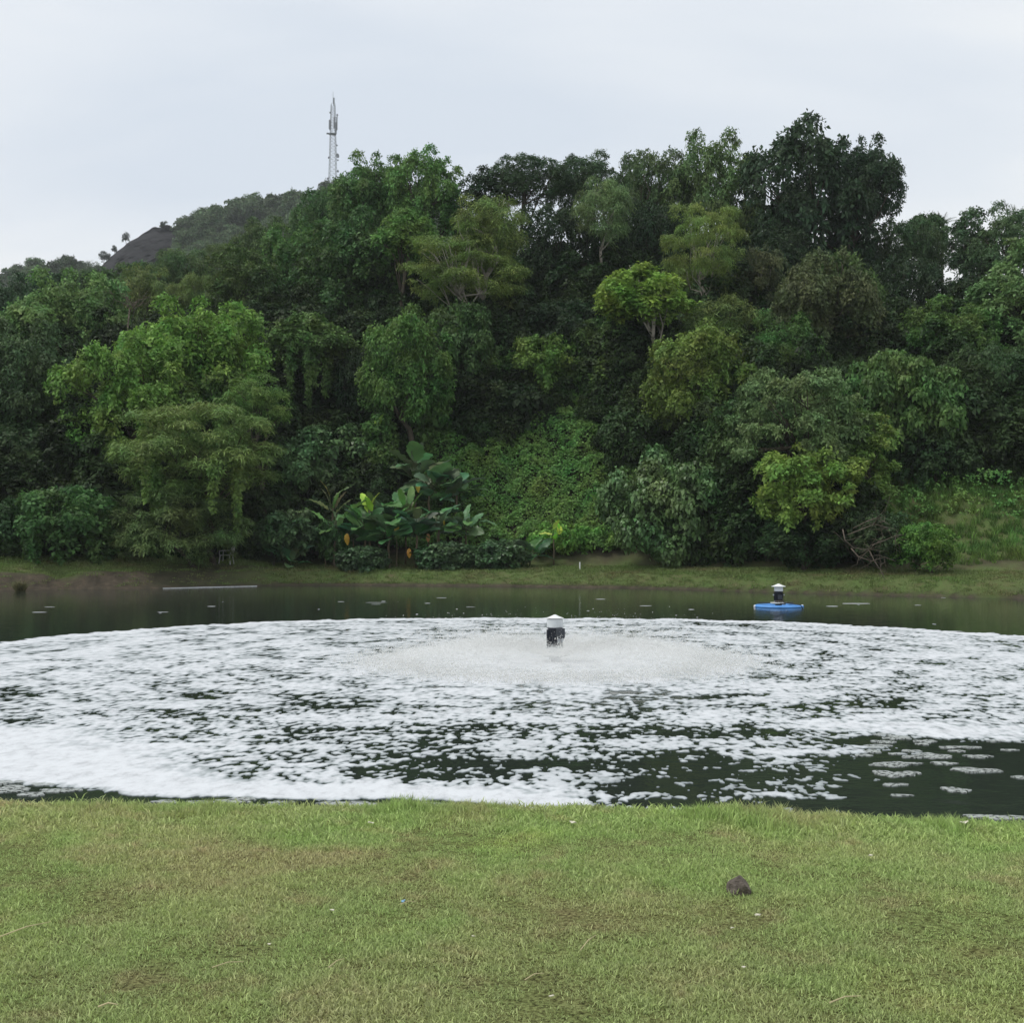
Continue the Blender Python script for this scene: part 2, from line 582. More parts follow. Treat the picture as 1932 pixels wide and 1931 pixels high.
_rx = np.array([-90, -45, -28, -18, -10, -4, 3, 10, 18, 27, 45, 90.])
_rz = np.array([8, 10, 11.5, 13, 16, 17.5, 17.5, 17.0, 15.2, 14.0, 12, 8.])
_cp = np.array([(-900, 800), (-500, 690), (-200, 610), (0, 556), (100, 530), (165, 518), (200, 494), (240, 460), (285, 438), (318, 436), (375, 436), (450, 416), (550, 402), (620, 388), (740, 392), (850, 430), (950, 500), (1100, 640), (1400, 760), (2200, 900)], float)
_cx = (_cp[:, 0] - 966) / F * 420
_cz = (2 + (1022 - _cp[:, 1]) / F * 420) * 0.955


def lawn_edge(x):
    x = np.asarray(x, float)
    return 7.17 - 0.075 * x + 0.20 * noise2(x * 0.6, x * 0 + 0.5, 9) + 0.07 * noise2(x * 3.1, x * 0 + 7.5, 10)


def H(x, y):
    x = np.asarray(x, float); y = np.asarray(y, float)
    e = lawn_edge(x)
    lawn = 0.38 + 0.025 * noise2(x * 0.5, y * 0.5, 11) + 0.008 * noise2(x * 3, y * 3, 12) - 0.04 * sstep(1.2, 0.0, e - y)
    z = lawn * 1.0
    z = np.where(y > e, lawn - (lawn + 0.5) * sstep(0.0, 0.75, y - e), z)
    s = shore(x)
    t = y - s
    left = sstep(-9, -16, x)
    bank = -0.5 + 0.58 * sstep(-0.8, 0.08, t) + (0.52 + 0.1 * left) * sstep(0.0, 1.3, t) + (0.22 + 0.35 * left) * sstep(1.0, 4.6, t)
    bank = bank + (0.05 * noise2(x * 0.9, y * 0.9, 13) + 0.03 * noise2(x * 2.7, y * 2.7, 14)) * sstep(0, 1, t)
    # eroded gully on the left
    gx = x + 18.7 + 0.55 * (t - 1.2)
    bank = bank - 0.34 * np.exp(-(gx / 0.5) ** 2) * sstep(-0.2, 0.4, t) * sstep(3.6, 2.0, t)
    hill = np.interp(x, _rx, _rz)
    ht = t - 4.6
    run = np.clip(77.0 - (s + 4.6), 14, 60) / 22.0
    up = np.interp(ht / np.where(ht < 22 * run, run, 1) - np.where(ht < 22 * run, 0, 22 * run - 22), [0, 2, 8, 15, 21, 25, 60, 120, 170], [0, 1.0, 6.2, 11.6, 15.2, 16, 9, 6, 5]) / 16.0
    near = hill * up + (0.5 * noise2(x * 0.23, y * 0.23, 15) + 0.22 * noise2(x * 0.7, y * 0.7, 16)) * sstep(0.5, 4, ht)
    near = near * sstep(150, 110, y)
    crest = np.interp(x, _cx, _cz)
    far = crest * sstep(270, 420, y) * (1 - 0.5 * sstep(520, 760, y)) + 3 * noise2(x * 0.02, y * 0.02, 17) * sstep(300, 330, y) * sstep(390, 350, y)
    z2 = bank + np.where(ht > 0, near, 0) + far * (y > 110)
    return np.where(y > 28, z2, z)


def fit_far_crest():
    """scale the far crest so that its skyline has the intended outline"""
    global _cz
    ys_ = np.arange(270, 470, 3.0)
    for _ in range(4):
        k = []
        for px_, py_ in _cp:
            e_ = (H((px_ - 966) / F * ys_, ys_) - CAM.z) / ys_
            k.append(((1022 - py_) / F) / max(1e-3, e_.max()))
        _cz = _cz * np.clip(np.array(k), 0.5, 1.5)


fit_far_crest()


def h1(x, y):
    return float(H(np.array([x]), np.array([y]))[0])


def axis_pts(segs):
    r = []
    for a, b, d in segs:
        r.append(np.arange(a, b, d))
    r.append(np.array([segs[-1][1]]))
    return np.concatenate(r)


gx = axis_pts([(-640, -120, 16), (-120, -45, 3), (-45, -8, 0.45), (-8, 8, 0.16), (8, 45, 0.45), (45, 120, 3), (120, 640, 16)])
gy = axis_pts([(-60, 0, 6), (0, 3, 0.5), (3, 9, 0.1), (9, 30, 3), (30, 42, 0.8), (42, 62, 0.2), (62, 110, 0.9), (110, 560, 6), (560, 880, 40)])
GX, GY = np.meshgrid(gx, gy)
GZ = H(GX, GY)
nx, ny = len(gx), len(gy)
V = np.stack([GX.ravel(), GY.ravel(), GZ.ravel()], 1)
ii = (np.arange(ny - 1)[:, None] * nx + np.arange(nx - 1)[None, :]).ravel()
Q = np.stack([ii, ii + 1, ii + nx + 1, ii + nx], 1)
me = np_mesh('ground', V, [Q], M_ground, smooth=True)
xv, yv = V[:, 0], V[:, 1]
tt = yv - shore(xv)
zone = np.zeros((len(V), 4), np.float32)
zone[:, 3] = 1
zone[:, 0] = (yv < lawn_edge(xv) + 0.15)
nb = 0.7 * noise2(xv * 0.8, yv * 0.8, 21)
grass = sstep(0.02, 0.35, tt) * sstep(5.0 + 1.2, 4.2, tt + nb)
leftbare = sstep(-13, -16.5, xv) * sstep(1.8, 0.9, tt + nb * 0.6)
shade_bare = np.exp(-((xv + 13.2) / 2.2) ** 2) * 0.8 * sstep(0.1, 0.4, tt) * sstep(3.6, 2.6, tt + nb)
soil = np.clip(sstep(0.3, -0.1, tt) * (yv > 28) + sstep(4.2, 4.9, tt) * sstep(8.0, 6.2, tt + nb) * (xv > -12), 0, 1)
soil = np.maximum(soil, leftbare * (yv > 28))
rightg = sstep(13.0, 15.0, xv) * sstep(5.6, 6.4, tt)
zone[:, 1] = np.clip(np.maximum(np.maximum(grass - leftbare - shade_bare, 0), rightg), 0, 1) * (yv > 28)
zone[:, 2] = np.maximum(soil, shade_bare * (yv > 28))
a = me.attributes.new('zone', 'FLOAT_COLOR', 'POINT')
a.data.foreach_set('color', zone.ravel())
ground = link('ground', me)
tag(ground, 'ground of lawn, far bank and wooded hillside around the pond', 'ground', kind='structure')

# water sheet
mb = MB()
mb.add([(-120, 6.2, 0), (120, 6.2, 0), (120, 62, 0), (-120, 62, 0)], [(0, 1, 2, 3)])
wat = mb.build('pond_water', M_water)
tag(wat, 'dark green murky pond water between lawn and wooded bank', 'water', kind='structure')

# ------------------------------------------------------------------ foliage generator
def unit(v):
    return v / np.maximum(np.linalg.norm(v, axis=-1, keepdims=True), 1e-9)


def leaves_from(center, axis, k, Ln, Wd, R, el=(-0.35, 0.5), droop=0.15, jit=0.25, fold=0.06):
    """rosettes of k kite leaves at each centre; returns (n*k*4,3)"""
    n = len(center)
    ref = R.normal(size=(n, 3))
    t1 = unit(np.cross(axis, ref)); t2 = np.cross(axis, t1)
    an = (np.arange(k)[None, :] / k * 2 * math.pi) + R.uniform(0, 6.28, (n, 1)) + R.normal(0, 0.35, (n, k))
    e = R.uniform(el[0], el[1], (n, k))
    d = np.cos(e)[..., None] * (np.cos(an)[..., None] * t1[:, None] + np.sin(an)[..., None] * t2[:, None]) + np.sin(e)[..., None] * axis[:, None]
    ln = Ln * R.uniform(0.65, 1.25, (n, k, 1))
    c = center[:, None] + R.normal(0, jit * Ln, (n, k, 3))
    side = unit(np.cross(np.broadcast_to(axis[:, None], d.shape) + R.normal(0, 0.35, d.shape), d)) * (Wd * 0.5) * (ln / Ln)
    base = c + d * ln * 0.05
    tip = c + d * ln; tip[..., 2] -= droop * ln[..., 0]
    mid = c + d * ln * 0.52 + axis[:, None] * (fold * Ln)
    q = np.stack([base, mid + side, tip, mid - side], 2)
    return q.reshape(-1, 3)


def sphere_dirs(n, R, zmin=-1.0):
    i = np.arange(n) + R.uniform(0, 1)
    z = 1 - (1 - zmin) * (i + 0.5) / (n + 0.5)
    z = np.clip(z, -1, 1)
    ph = i * 2.399963 + R.uniform(0, 6.28)
    r = np.sqrt(1 - z * z)
    d = np.stack([r * np.cos(ph), r * np.sin(ph), z], 1)
    return unit(d + R.normal(0, 0.16, d.shape))


KIND = {
    # leafL, leafW, per rosette, el range, droop, axis up-bias, lobe flatten, lobe size
    'broad': dict(L=0.205, W=0.105, k=7, el=(-0.25, 0.7), droop=0.12, up=0.7, flat=0.8, lobe=0.23),
    'dense': dict(L=0.175, W=0.085, k=7, el=(-0.3, 0.6), droop=0.18, up=0.5, flat=0.85, lobe=0.21),
    'fine': dict(L=0.27, W=0.040, k=9, el=(-0.3, 0.35), droop=0.22, up=1.0, flat=0.45, lobe=0.20),
    'big': dict(L=0.25, W=0.20, k=5, el=(-0.6, 0.3), droop=0.35, up=0.4, flat=0.85, lobe=0.22),
    'vine': dict(L=0.145, W=0.10, k=6, el=(-0.5, 0.5), droop=0.25, up=0.2, flat=0.9, lobe=0.24),
    'sparse': dict(L=0.19, W=0.09, k=6, el=(-0.4, 0.6), droop=0.1, up=0.6, flat=0.45, lobe=0.19),
}
CANON = {}


def canon(kind, large, v):
    """a crown mesh shared by every tree of that kind and size class"""
    key = (kind, large, v)
    if key not in CANON:
        r_ = (3.6, 3.4, 2.9) if large else (1.9, 1.8, 1.6)
        R_ = rs(3000 + 97 * list(KIND).index(kind) + 31 * v + 7 * int(large))
        q_, lob_ = crown_quads(R_, r_, kind, 27000 if large else 10500, -0.85, 1.0, (0.04, 0.14, 0.32)[v])
        CANON[key] = (quads_mesh('crown', q_, M_leaf), lob_, np.array(r_))
    return CANON[key]


def crown_quads(R, r, kind, budget, zmin=-0.6, dens=1.0, gap=0.0, lscale=1.0):
    """crown centred on the origin with radii r; returns quad verts and lobe centres"""
    K = KIND[kind]
    r = np.array(r, float)
    rm = float(np.mean(r))
    lr = float(np.clip(K['lobe'] * rm, 0.35, 1.5))
    area = 4 * math.pi * ((r[0] * r[1]) ** 1.6 + (r[0] * r[2]) ** 1.6 + (r[1] * r[2]) ** 1.6) ** (1 / 1.6) / 3 ** (1 / 1.6)
    nl = int(max(7, 0.85 * area * (1 - zmin) / 2 / (math.pi * lr * lr)))
    d = sphere_dirs(nl, R, zmin)
    if gap > 0:
        keep = R.uniform(0, 1, nl) > gap
        d = d[keep]
    # uneven outline: lobes pushed in and out by low-frequency noise
    ofs = 1 + 0.40 * noise2(d[:, 0] * 3.0 + R.uniform(0, 50), d[:, 1] * 3.0 + d[:, 2] * 2.6, 3)
    lob = d * (r - lr * 0.7) * (ofs * R.uniform(0.80, 1.08, len(d)))[:, None]
    # inner lobes fill
    ni = int(len(d) * 0.35)
    di = sphere_dirs(max(3, ni), R, -0.7)
    lob = np.concatenate([lob, di * r * R.uniform(0.25, 0.6, (len(di), 1))])
    dd = np.concatenate([d, di])
    ls = lr * R.uniform(0.45, 1.5, len(lob))
    Ln = K['L'] * lscale; Wd = K['W'] * lscale
    per = dens * 4 * math.pi * ls ** 2 / (Ln * 1.05) ** 2 * 0.62
    tot = per.sum() * K['k']
    if tot > budget:
        f = budget / tot
        per = per * f
        s = min(1.22, f ** -0.5)
        Ln *= s; Wd *= s
    cnt = np.maximum(3, per.astype(int))
    idx = np.repeat(np.arange(len(lob)), cnt)
    rd = unit(R.normal(size=(len(idx), 3)) + dd[idx] * 0.55 + np.array([0, 0, K['up'] * 0.5]))
    cen = lob[idx] + rd * ls[idx][:, None] * np.array([1, 1, K['flat']]) * R.uniform(0.6, 1.08, (len(idx), 1))
    ax = unit(rd * 0.6 + np.array([0, 0, K['up']]) + R.normal(0, 0.28, rd.shape))
    q = leaves_from(cen, ax, K['k'], Ln, Wd, R, K['el'], K['droop'])
    return q, lob


def quads_mesh(name, q, mat):
    f = np.arange(len(q)).reshape(-1, 4)
    return np_mesh(name, q, [f], mat)


def limb(mb, a, b, ra, rb, R, sag=0.12, seg=4, n=6):
    a = np.array(a, float); b = np.array(b, float)
    ln = np.linalg.norm(b - a)
    pts = []
    for i in range(seg + 1):
        t = i / seg
        p_ = a * (1 - t) + b * t
        if 0 < i < seg:
            p_ = p_ + R.normal(0, sag * ln * 0.35, 3)
        pts.append(p_)
    mb.tube(pts, [ra + (rb - ra) * (i / seg) for i in range(seg + 1)], n)
    return pts


GAIN = 2.0
FAT = 1.12


def strands(R, n, r, length, w=0.16):
    """hanging vine curtains below a crown"""
    qs = []
    for i in range(n):
        a = R.uniform(0, 6.28)
        rr = R.uniform(0.5, 0.95)
        x0 = math.cos(a) * r[0] * rr; y0 = -abs(math.sin(a)) * r[1] * rr
        z0 = -R.uniform(0.0, 0.5) * r[2]
        ln = length * R.uniform(0.5, 1.2)
        m = int(ln * 26) + 6
        z = z0 - R.uniform(0, 1, m) ** 1.1 * ln
        taper = np.clip(1.15 - (z0 - z) / ln, 0.15, 1)
        c = np.stack([x0 + R.normal(0, w, m) * taper, y0 + R.normal(0, w, m) * taper, z], 1)
        ax = unit(np.stack([R.normal(0, 0.5, m), R.normal(-0.7, 0.4, m), np.full(m, 0.5)], 1))
        qs.append(leaves_from(c, ax, 5, 0.17, 0.12, R, (-0.5, 0.4), 0.3))
    return np.concatenate(qs)


def tree(name, box, Y, kind, col, label, cat='tree', seed=0, budget=11000, zmin=-0.6, dens=1.0, gap=0.0, pale=False,
         trunk=1.0, depth=0.9, stems=1, hang=0, hanglen=1.6, group=None, gloss=False, lscale=1.0, hangcol=None, limbs=9, lean=0.0):
    x0, yt, x1, yb = box
    if yb < 900:
        yb = yb + (0.05 if pale or (880 < (x0 + x1) / 2 < 1245 and yb > 650) else 0.22) * (yb - yt)      # crowns run down into one another
    R = rs(1000 + seed)
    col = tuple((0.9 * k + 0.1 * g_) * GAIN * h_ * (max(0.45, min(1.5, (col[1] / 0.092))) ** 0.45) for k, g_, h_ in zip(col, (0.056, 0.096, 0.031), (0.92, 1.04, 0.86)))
    hangcol = tuple(k * GAIN for k in hangcol) if hangcol else None
    for _ in range(3):
        Y = max(Y, float(shore(np.array([at((x0 + x1) / 2, yb, Y).x]))[0]) + 1.6)
    c = at((x0 + x1) / 2, (yt + yb) / 2, Y)
    rx = (x1 - x0) / 2 / F * Y * FAT; rz = (yb - yt) / 2 / F * Y
    ry = max(min(rx * depth, rz * 1.6), 0.5)
    gz = h1(c.x + lean, Y)
    base = Vector((c.x + lean, Y, min(gz, c.z - rz * 0.3) - 0.05))
    root = empty(name, base)
    tag(root, label, cat, group)
    rm = (rx + ry + rz) / 3
    me, lob, r0 = canon(kind, rm > 2.3, 2 if gap >= 0.2 else seed % 2)
    off = np.array(c - base)
    k3 = np.array([rx * (1 if seed % 3 else -1), ry, rz]) / r0
    az = (math.pi if seed % 2 else 0) + R.normal(0, 0.3)
    if max(abs(k3)) / min(abs(k3)) > 2.0:      # odd proportions: a crown of its own
        q_, lob = crown_quads(R, (rx, ry, rz), kind, int(budget * 1.6), -0.85, 1.0, gap)
        me = quads_mesh('crown', q_, M_leaf)
        k3 = np.array([1.0, 1.0, 1.0])
    lob = lob * k3
    lob = np.stack([lob[:, 0] * math.cos(az) - lob[:, 1] * math.sin(az), lob[:, 0] * math.sin(az) + lob[:, 1] * math.cos(az), lob[:, 2]], 1)
    co = link('crown', me, root, tuple(off), (0, 0, az), tuple(k3), color=col)
    if gloss:
        co.material_slots[0].link = 'OBJECT'
        co.material_slots[0].material = M_leaf_gloss
    hgt = off[2]
    mb = MB()
    tr_ = max(0.05, min(0.24, 0.020 * (hgt + rz))) * trunk
    mat = M_bark_pale if pale else M_bark
    for s in range(stems):
        top = off + np.array([R.normal(0, rx * 0.12), 0, -rz * 0.15]) + (np.array([R.normal(0, rx * 0.45), R.normal(0, ry * 0.3), 0]) if stems > 1 else 0)
        st = np.array([R.normal(0, 0.25), R.normal(0, 0.25), 0]) * (1 if stems > 1 else 0)
        pts = limb(mb, st, top, tr_, tr_ * 0.5, R, 0.09, 6, 7)
        tgt = lob[R.permutation(len(lob))[:max(3, limbs // stems)]]
        for t_ in tgt:
            k = R.randint(3, 7)
            st2 = np.array(pts[k])
            e2 = off + t_ * 0.92
            p2 = limb(mb, st2, e2, tr_ * 0.42, tr_ * 0.10, R, 0.12, 4, 5)
            for j in range(2):
                e3 = e2 + R.normal(0, 0.35, 3) * np.array([1, 1, 0.6]) * rx * 0.4
                limb(mb, p2[2], e3, tr_ * 0.2, tr_ * 0.06, R, 0.1, 3, 4)
    mb.build('trunk', mat, root, smooth=True)
    if hang:
        hq = strands(R, hang, (rx, ry, rz), hanglen)
        link('hanging_vine', quads_mesh('hanging_vine', hq + off, M_leaf), root, color=hangcol or col)
    return root


# colour sets (linear base colours)
DK = (0.021, 0.038, 0.020)  # darkened leaf tone: shade of the wood's deep gaps put into the colour
BL = (0.034, 0.060, 0.034)
MID = (0.048, 0.090, 0.028)
BR = (0.070, 0.125, 0.032)
YG = (0.098, 0.140, 0.032)
OL = (0.080, 0.098, 0.034)
GY_ = (0.070, 0.085, 0.045)
PALE = (0.085, 0.125, 0.060)
RUST = (0.090, 0.080, 0.050)

T = tree
# ---- skyline, left to right
T('broadleaf_tree', (-60, 525, 80, 690), 84, 'dense', BL, 'hazy dark tree on the skyline at the picture left edge', seed=1, budget=6000)
T('broadleaf_tree', (40, 515, 140, 610), 92, 'dense', BL, 'small dark bluish tree just behind the pale green crown at far left', seed=2, budget=5000)
T('broadleaf_tree', (30, 508, 240, 690), 74, 'broad', (0.080, 0.125, 0.050), 'large pale green broadleaf crown at the far left below the distant rock face', seed=3, budget=15000)
T('olive_tree', (225, 500, 330, 610), 84, 'fine', OL, 'olive feathery crown right of the pale green far left tree', seed=4, budget=8000, cat='tree')
T('olive_tree', (315, 505, 425, 640), 80, 'fine', (0.075, 0.098, 0.030), 'olive drooping crown below the distant hill, second of the olive pair', seed=5, budget=8000)
T('broadleaf_tree', (395, 455, 525, 640), 78, 'dense', (0.05, 0.075, 0.025), 'vine hung dark tree between olive crowns and the big central left tree', seed=6, budget=9000, hang=10, hanglen=2.2)
T('broadleaf_tree', (500, 415, 665, 590), 82, 'broad', (0.055, 0.10, 0.034), 'dark broadleaf tree with light leaf tips below the radio tower', seed=7, budget=13000, dens=0.9)
T('broadleaf_tree', (560, 345, 700, 480), 92, 'dense', (0.045, 0.082, 0.034), 'dark crown directly under the radio tower on the skyline', seed=8, budget=8000)
T('broadleaf_tree', (635, 288, 775, 430), 86, 'broad', (0.06, 0.105, 0.04), 'skyline tree with tufted green top immediately right of the radio tower', seed=9, budget=11000)
T('broadleaf_tree', (740, 283, 872, 440), 84, 'broad', (0.066, 0.12, 0.038), 'bright topped skyline tree, second crown right of the radio tower', seed=10, budget=12000)
T('broadleaf_tree', (575, 400, 800, 580), 76, 'broad', (0.042, 0.078, 0.028), 'wide dark broadleaf tree above the black gap in the wood', seed=11, budget=13000)
T('broadleaf_tree', (715, 400, 812, 475), 72, 'broad', (0.072, 0.12, 0.034), 'small bright rounded crown in front of the dark central left trees', seed=12, budget=5000)
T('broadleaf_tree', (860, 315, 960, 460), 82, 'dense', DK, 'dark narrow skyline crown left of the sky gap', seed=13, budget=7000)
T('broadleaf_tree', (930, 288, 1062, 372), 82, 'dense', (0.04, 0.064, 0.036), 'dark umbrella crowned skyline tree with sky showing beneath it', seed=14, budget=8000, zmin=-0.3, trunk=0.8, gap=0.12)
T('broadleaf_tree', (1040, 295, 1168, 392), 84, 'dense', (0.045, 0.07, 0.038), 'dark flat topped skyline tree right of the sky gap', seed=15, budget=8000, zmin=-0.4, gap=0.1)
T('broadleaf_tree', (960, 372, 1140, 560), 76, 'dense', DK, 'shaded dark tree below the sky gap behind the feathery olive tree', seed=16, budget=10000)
T('feathery_tree', (770, 440, 985, 590), 69, 'fine', (0.092, 0.116, 0.034), 'wide olive yellow feathery tree with pale forked trunk at the centre of the hill', seed=17, budget=14000, pale=True, gap=0.2, limbs=16, lean=0.6)
T('feathery_tree', (850, 368, 985, 500), 70, 'fine', (0.088, 0.114, 0.036), 'upper feathery olive crown behind the pale forked trunk', seed=18, budget=9000, pale=True, gap=0.15)
T('slender_tree', (1082, 325, 1188, 470), 74, 'fine', (0.08, 0.11, 0.05), 'slender pale grey green tree with a thin bare trunk below the skyline', seed=19, budget=6000, pale=True, gap=0.35, trunk=0.7)
T('broadleaf_tree', (1160, 268, 1300, 440), 82, 'dense', (0.056, 0.08, 0.038), 'grey green rounded skyline tree left of the tallest tree', seed=20, budget=9000)
T('broadleaf_tree', (1265, 258, 1420, 460), 80, 'dense', (0.072, 0.100, 0.042), 'lighter olive green skyline crown touching the tallest tree', seed=21, budget=10000)
T('tall_dark_tree', (1400, 232, 1636, 520), 79, 'broad', (0.030, 0.050, 0.030), 'tallest very dark broadleaf tree standing out against the sky', seed=22, budget=22000, zmin=-0.75, gap=0.14, trunk=1.3)
T('broadleaf_tree', (1572, 256, 1692, 400), 78, 'broad', (0.030, 0.050, 0.031), 'dark side crown leaning right out of the tallest tree, over open sky', seed=23, budget=8000, gap=0.12, lean=-2.2)
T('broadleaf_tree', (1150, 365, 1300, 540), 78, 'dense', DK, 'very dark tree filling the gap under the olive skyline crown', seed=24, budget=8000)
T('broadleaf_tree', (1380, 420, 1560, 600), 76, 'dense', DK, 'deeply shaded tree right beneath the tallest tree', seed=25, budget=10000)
T('feathery_tree', (1258, 378, 1400, 560), 67, 'fine', (0.098, 0.122, 0.036), 'upright yellow olive feathery tree with a pointed top in front of dark trees', seed=26, budget=10000, gap=0.25, pale=True, trunk=0.6, limbs=12)
T('slender_tree', (1395, 455, 1485, 590), 68, 'sparse', (0.062, 0.066, 0.036), 'thin brownish tree with bare pale forked stems', seed=27, budget=3500, gap=0.4, pale=True, stems=2, limbs=12)
T('broadleaf_tree', (1625, 402, 1765, 540), 80, 'dense', (0.046, 0.072, 0.036), 'dark rounded skyline tree just right of the tallest tree', seed=28, budget=9000, gap=0.08)
T('broadleaf_tree', (1712, 396, 1785, 480), 84, 'dense', (0.05, 0.075, 0.04), 'small tufted skyline tree left of the thin palm tips', seed=29, budget=5000)
T('broadleaf_tree', (1790, 392, 1870, 540), 76, 'dense', (0.05, 0.077, 0.045), 'grey green skyline tree right of the thin palm tips', seed=30, budget=7000)
T('broadleaf_tree', (1850, 390, 1990, 520), 74, 'dense', (0.058, 0.088, 0.048), 'skyline tree at the picture right edge in front of the palm', seed=31, budget=8000)
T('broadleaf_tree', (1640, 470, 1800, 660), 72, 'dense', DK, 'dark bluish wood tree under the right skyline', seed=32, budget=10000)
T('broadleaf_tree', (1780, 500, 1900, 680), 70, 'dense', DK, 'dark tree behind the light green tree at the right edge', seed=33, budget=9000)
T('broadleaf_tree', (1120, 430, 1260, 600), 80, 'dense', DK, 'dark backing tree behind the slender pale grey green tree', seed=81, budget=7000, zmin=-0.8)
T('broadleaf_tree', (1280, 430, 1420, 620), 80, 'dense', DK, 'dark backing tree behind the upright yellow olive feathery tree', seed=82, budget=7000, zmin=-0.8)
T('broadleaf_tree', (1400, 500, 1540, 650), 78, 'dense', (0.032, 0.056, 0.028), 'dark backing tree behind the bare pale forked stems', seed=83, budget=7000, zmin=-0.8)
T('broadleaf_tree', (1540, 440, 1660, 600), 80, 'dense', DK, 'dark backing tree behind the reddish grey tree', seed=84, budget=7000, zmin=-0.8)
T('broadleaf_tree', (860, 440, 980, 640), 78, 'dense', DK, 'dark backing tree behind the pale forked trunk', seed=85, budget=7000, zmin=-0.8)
T('mid_distance_tree', (288, 462, 395, 560), 104, 'dense', (0.060, 0.090, 0.040), 'mid distance round green crown below the rock face', seed=86, budget=6000)
T('mid_distance_tree', (372, 452, 468, 550), 106, 'fine', (0.066, 0.092, 0.038), 'mid distance olive crown right of the round green one', seed=87, budget=6000)
T('mid_distance_tree', (205, 492, 300, 570), 102, 'dense', (0.055, 0.085, 0.040), 'mid distance crown left of the round green one', seed=88, budget=6000)
T('mid_distance_tree', (440, 418, 560, 540), 104, 'dense', (0.054, 0.080, 0.034), 'mid distance crown on the slope below the bare tree', seed=89, budget=6000)
T('mid_distance_tree', (110, 500, 215, 580), 100, 'dense', (0.045, 0.072, 0.036), 'dark mid distance crown at the lower end of the rock face', seed=90, budget=6000)
# ---- mid slope
T('broadleaf_tree', (1858, 448, 2010, 690), 62, 'broad', (0.085, 0.125, 0.055), 'light green tree with pale leaf tips at the right edge of the picture', seed=34, budget=13000)
T('broadleaf_tree', (1700, 560, 1880, 700), 62, 'broad', (0.058, 0.095, 0.028), 'domed green crown below the dark right hand wood', seed=35, budget=10000)
T('reddish_leaf_tree', (1465, 470, 1645, 670), 63, 'broad', (0.068, 0.074, 0.038), 'open tree with dull reddish grey leaves on the right of the slope', seed=36, budget=9000, gap=0.22, limbs=14)
T('broadleaf_tree', (1540, 480, 1650, 620), 66, 'broad', (0.055, 0.082, 0.03), 'green crown behind the reddish grey tree', seed=37, budget=7000)
T('yellow_green_tree', (1135, 505, 1292, 610), 63, 'broad', (0.115, 0.155, 0.034), 'small yellow green tree on a straight pale trunk at mid slope', seed=38, budget=7000, pale=True, zmin=-0.3, lean=0.5)
T('feathery_tree', (1290, 560, 1445, 680), 64, 'fine', (0.078, 0.10, 0.034), 'low feathery olive tree right of the pale trunk', seed=39, budget=8000, gap=0.15)
T('broadleaf_tree', (1230, 612, 1425, 790), 59, 'broad', (0.088, 0.115, 0.030), 'rounded yellowish green tree at the middle of the slope right of centre', seed=40, budget=13000)
T('broadleaf_tree', (1400, 600, 1560, 760), 61, 'dense', MID, 'dark green tree left of the reddish grey tree base', seed=41, budget=9000)
T('broadleaf_tree', (1085, 590, 1245, 715), 66, 'dense', (0.05, 0.085, 0.028), 'vine clad green tree under the small yellow green tree', seed=42, budget=10000)
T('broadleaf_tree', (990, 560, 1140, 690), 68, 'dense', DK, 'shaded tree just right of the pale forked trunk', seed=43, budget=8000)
T('vine_covered_tree', (960, 630, 1095, 735), 66, 'vine', (0.070, 0.112, 0.028), 'bright vine covered bush above the green slope at the centre', seed=44, budget=9000, hang=6)
T('vine_covered_tree', (1085, 650, 1235, 765), 66, 'vine', (0.058, 0.098, 0.026), 'vine covered bush right of the bright one above the green slope', seed=45, budget=9000, hang=6)
T('broadleaf_tree', (690, 585, 850, 770), 62, 'broad', (0.058, 0.105, 0.030), 'leaning bright green tree at the right of the black gap', seed=46, budget=11000)
T('broadleaf_tree', (800, 560, 930, 720), 65, 'dense', (0.042, 0.072, 0.026), 'shaded tree left of the pale forked trunk', seed=47, budget=9000)
T('vine_covered_tree', (860, 650, 985, 750), 67, 'vine', (0.052, 0.088, 0.027), 'vine wrapped trunk base under the feathery tree', seed=48, budget=7000, hang=5)
T('vine_covered_tree', (520, 595, 655, 690), 65, 'broad', (0.055, 0.088, 0.028), 'flat tree crown inside the black gap, trunk wrapped in vines', seed=49, budget=6000, hang=12, hanglen=2.6, zmin=-0.1)
T('broadleaf_tree', (640, 650, 720, 760), 64, 'dense', DK, 'small dark tree at the foot of the black gap', seed=50, budget=5000)
T('broadleaf_tree', (250, 560, 492, 760), 62, 'broad', (0.088, 0.142, 0.034), 'big bright green broadleaf tree left of the black gap', seed=51, budget=16000)
T('broadleaf_tree', (128, 640, 345, 900), 58, 'broad', (0.078, 0.130, 0.032), 'bright leafy tree hanging low below the big left broadleaf tree', seed=52, budget=16000, hang=8)
T('broadleaf_tree', (-60, 620, 150, 830), 60, 'dense', (0.048, 0.072, 0.036), 'grey green fine leaved tree at the left picture edge', seed=53, budget=12000)
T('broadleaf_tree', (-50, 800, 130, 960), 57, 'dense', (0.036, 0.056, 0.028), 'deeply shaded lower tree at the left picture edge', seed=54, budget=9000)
T('broadleaf_tree', (330, 690, 480, 830), 60, 'dense', (0.062, 0.100, 0.030), 'green tree between big left tree and the feathery bank tree', seed=55, budget=9000, hang=6)
T('feathery_tree', (430, 705, 545, 800), 58, 'fine', (0.072, 0.115, 0.032), 'small feathery green tree under the black gap', seed=56, budget=7000)
T('broadleaf_tree', (1600, 655, 1810, 850), 54, 'big', (0.058, 0.098, 0.032), 'dense mound of broad green leaves right of the greyish spreading tree', seed=57, budget=14000)
T('broadleaf_tree', (1795, 630, 1990, 840), 56, 'dense', (0.042, 0.066, 0.030), 'dark hanging tree at the right edge above the grassy slope', seed=58, budget=12000, hang=6, hanglen=1.0, trunk=0.25)
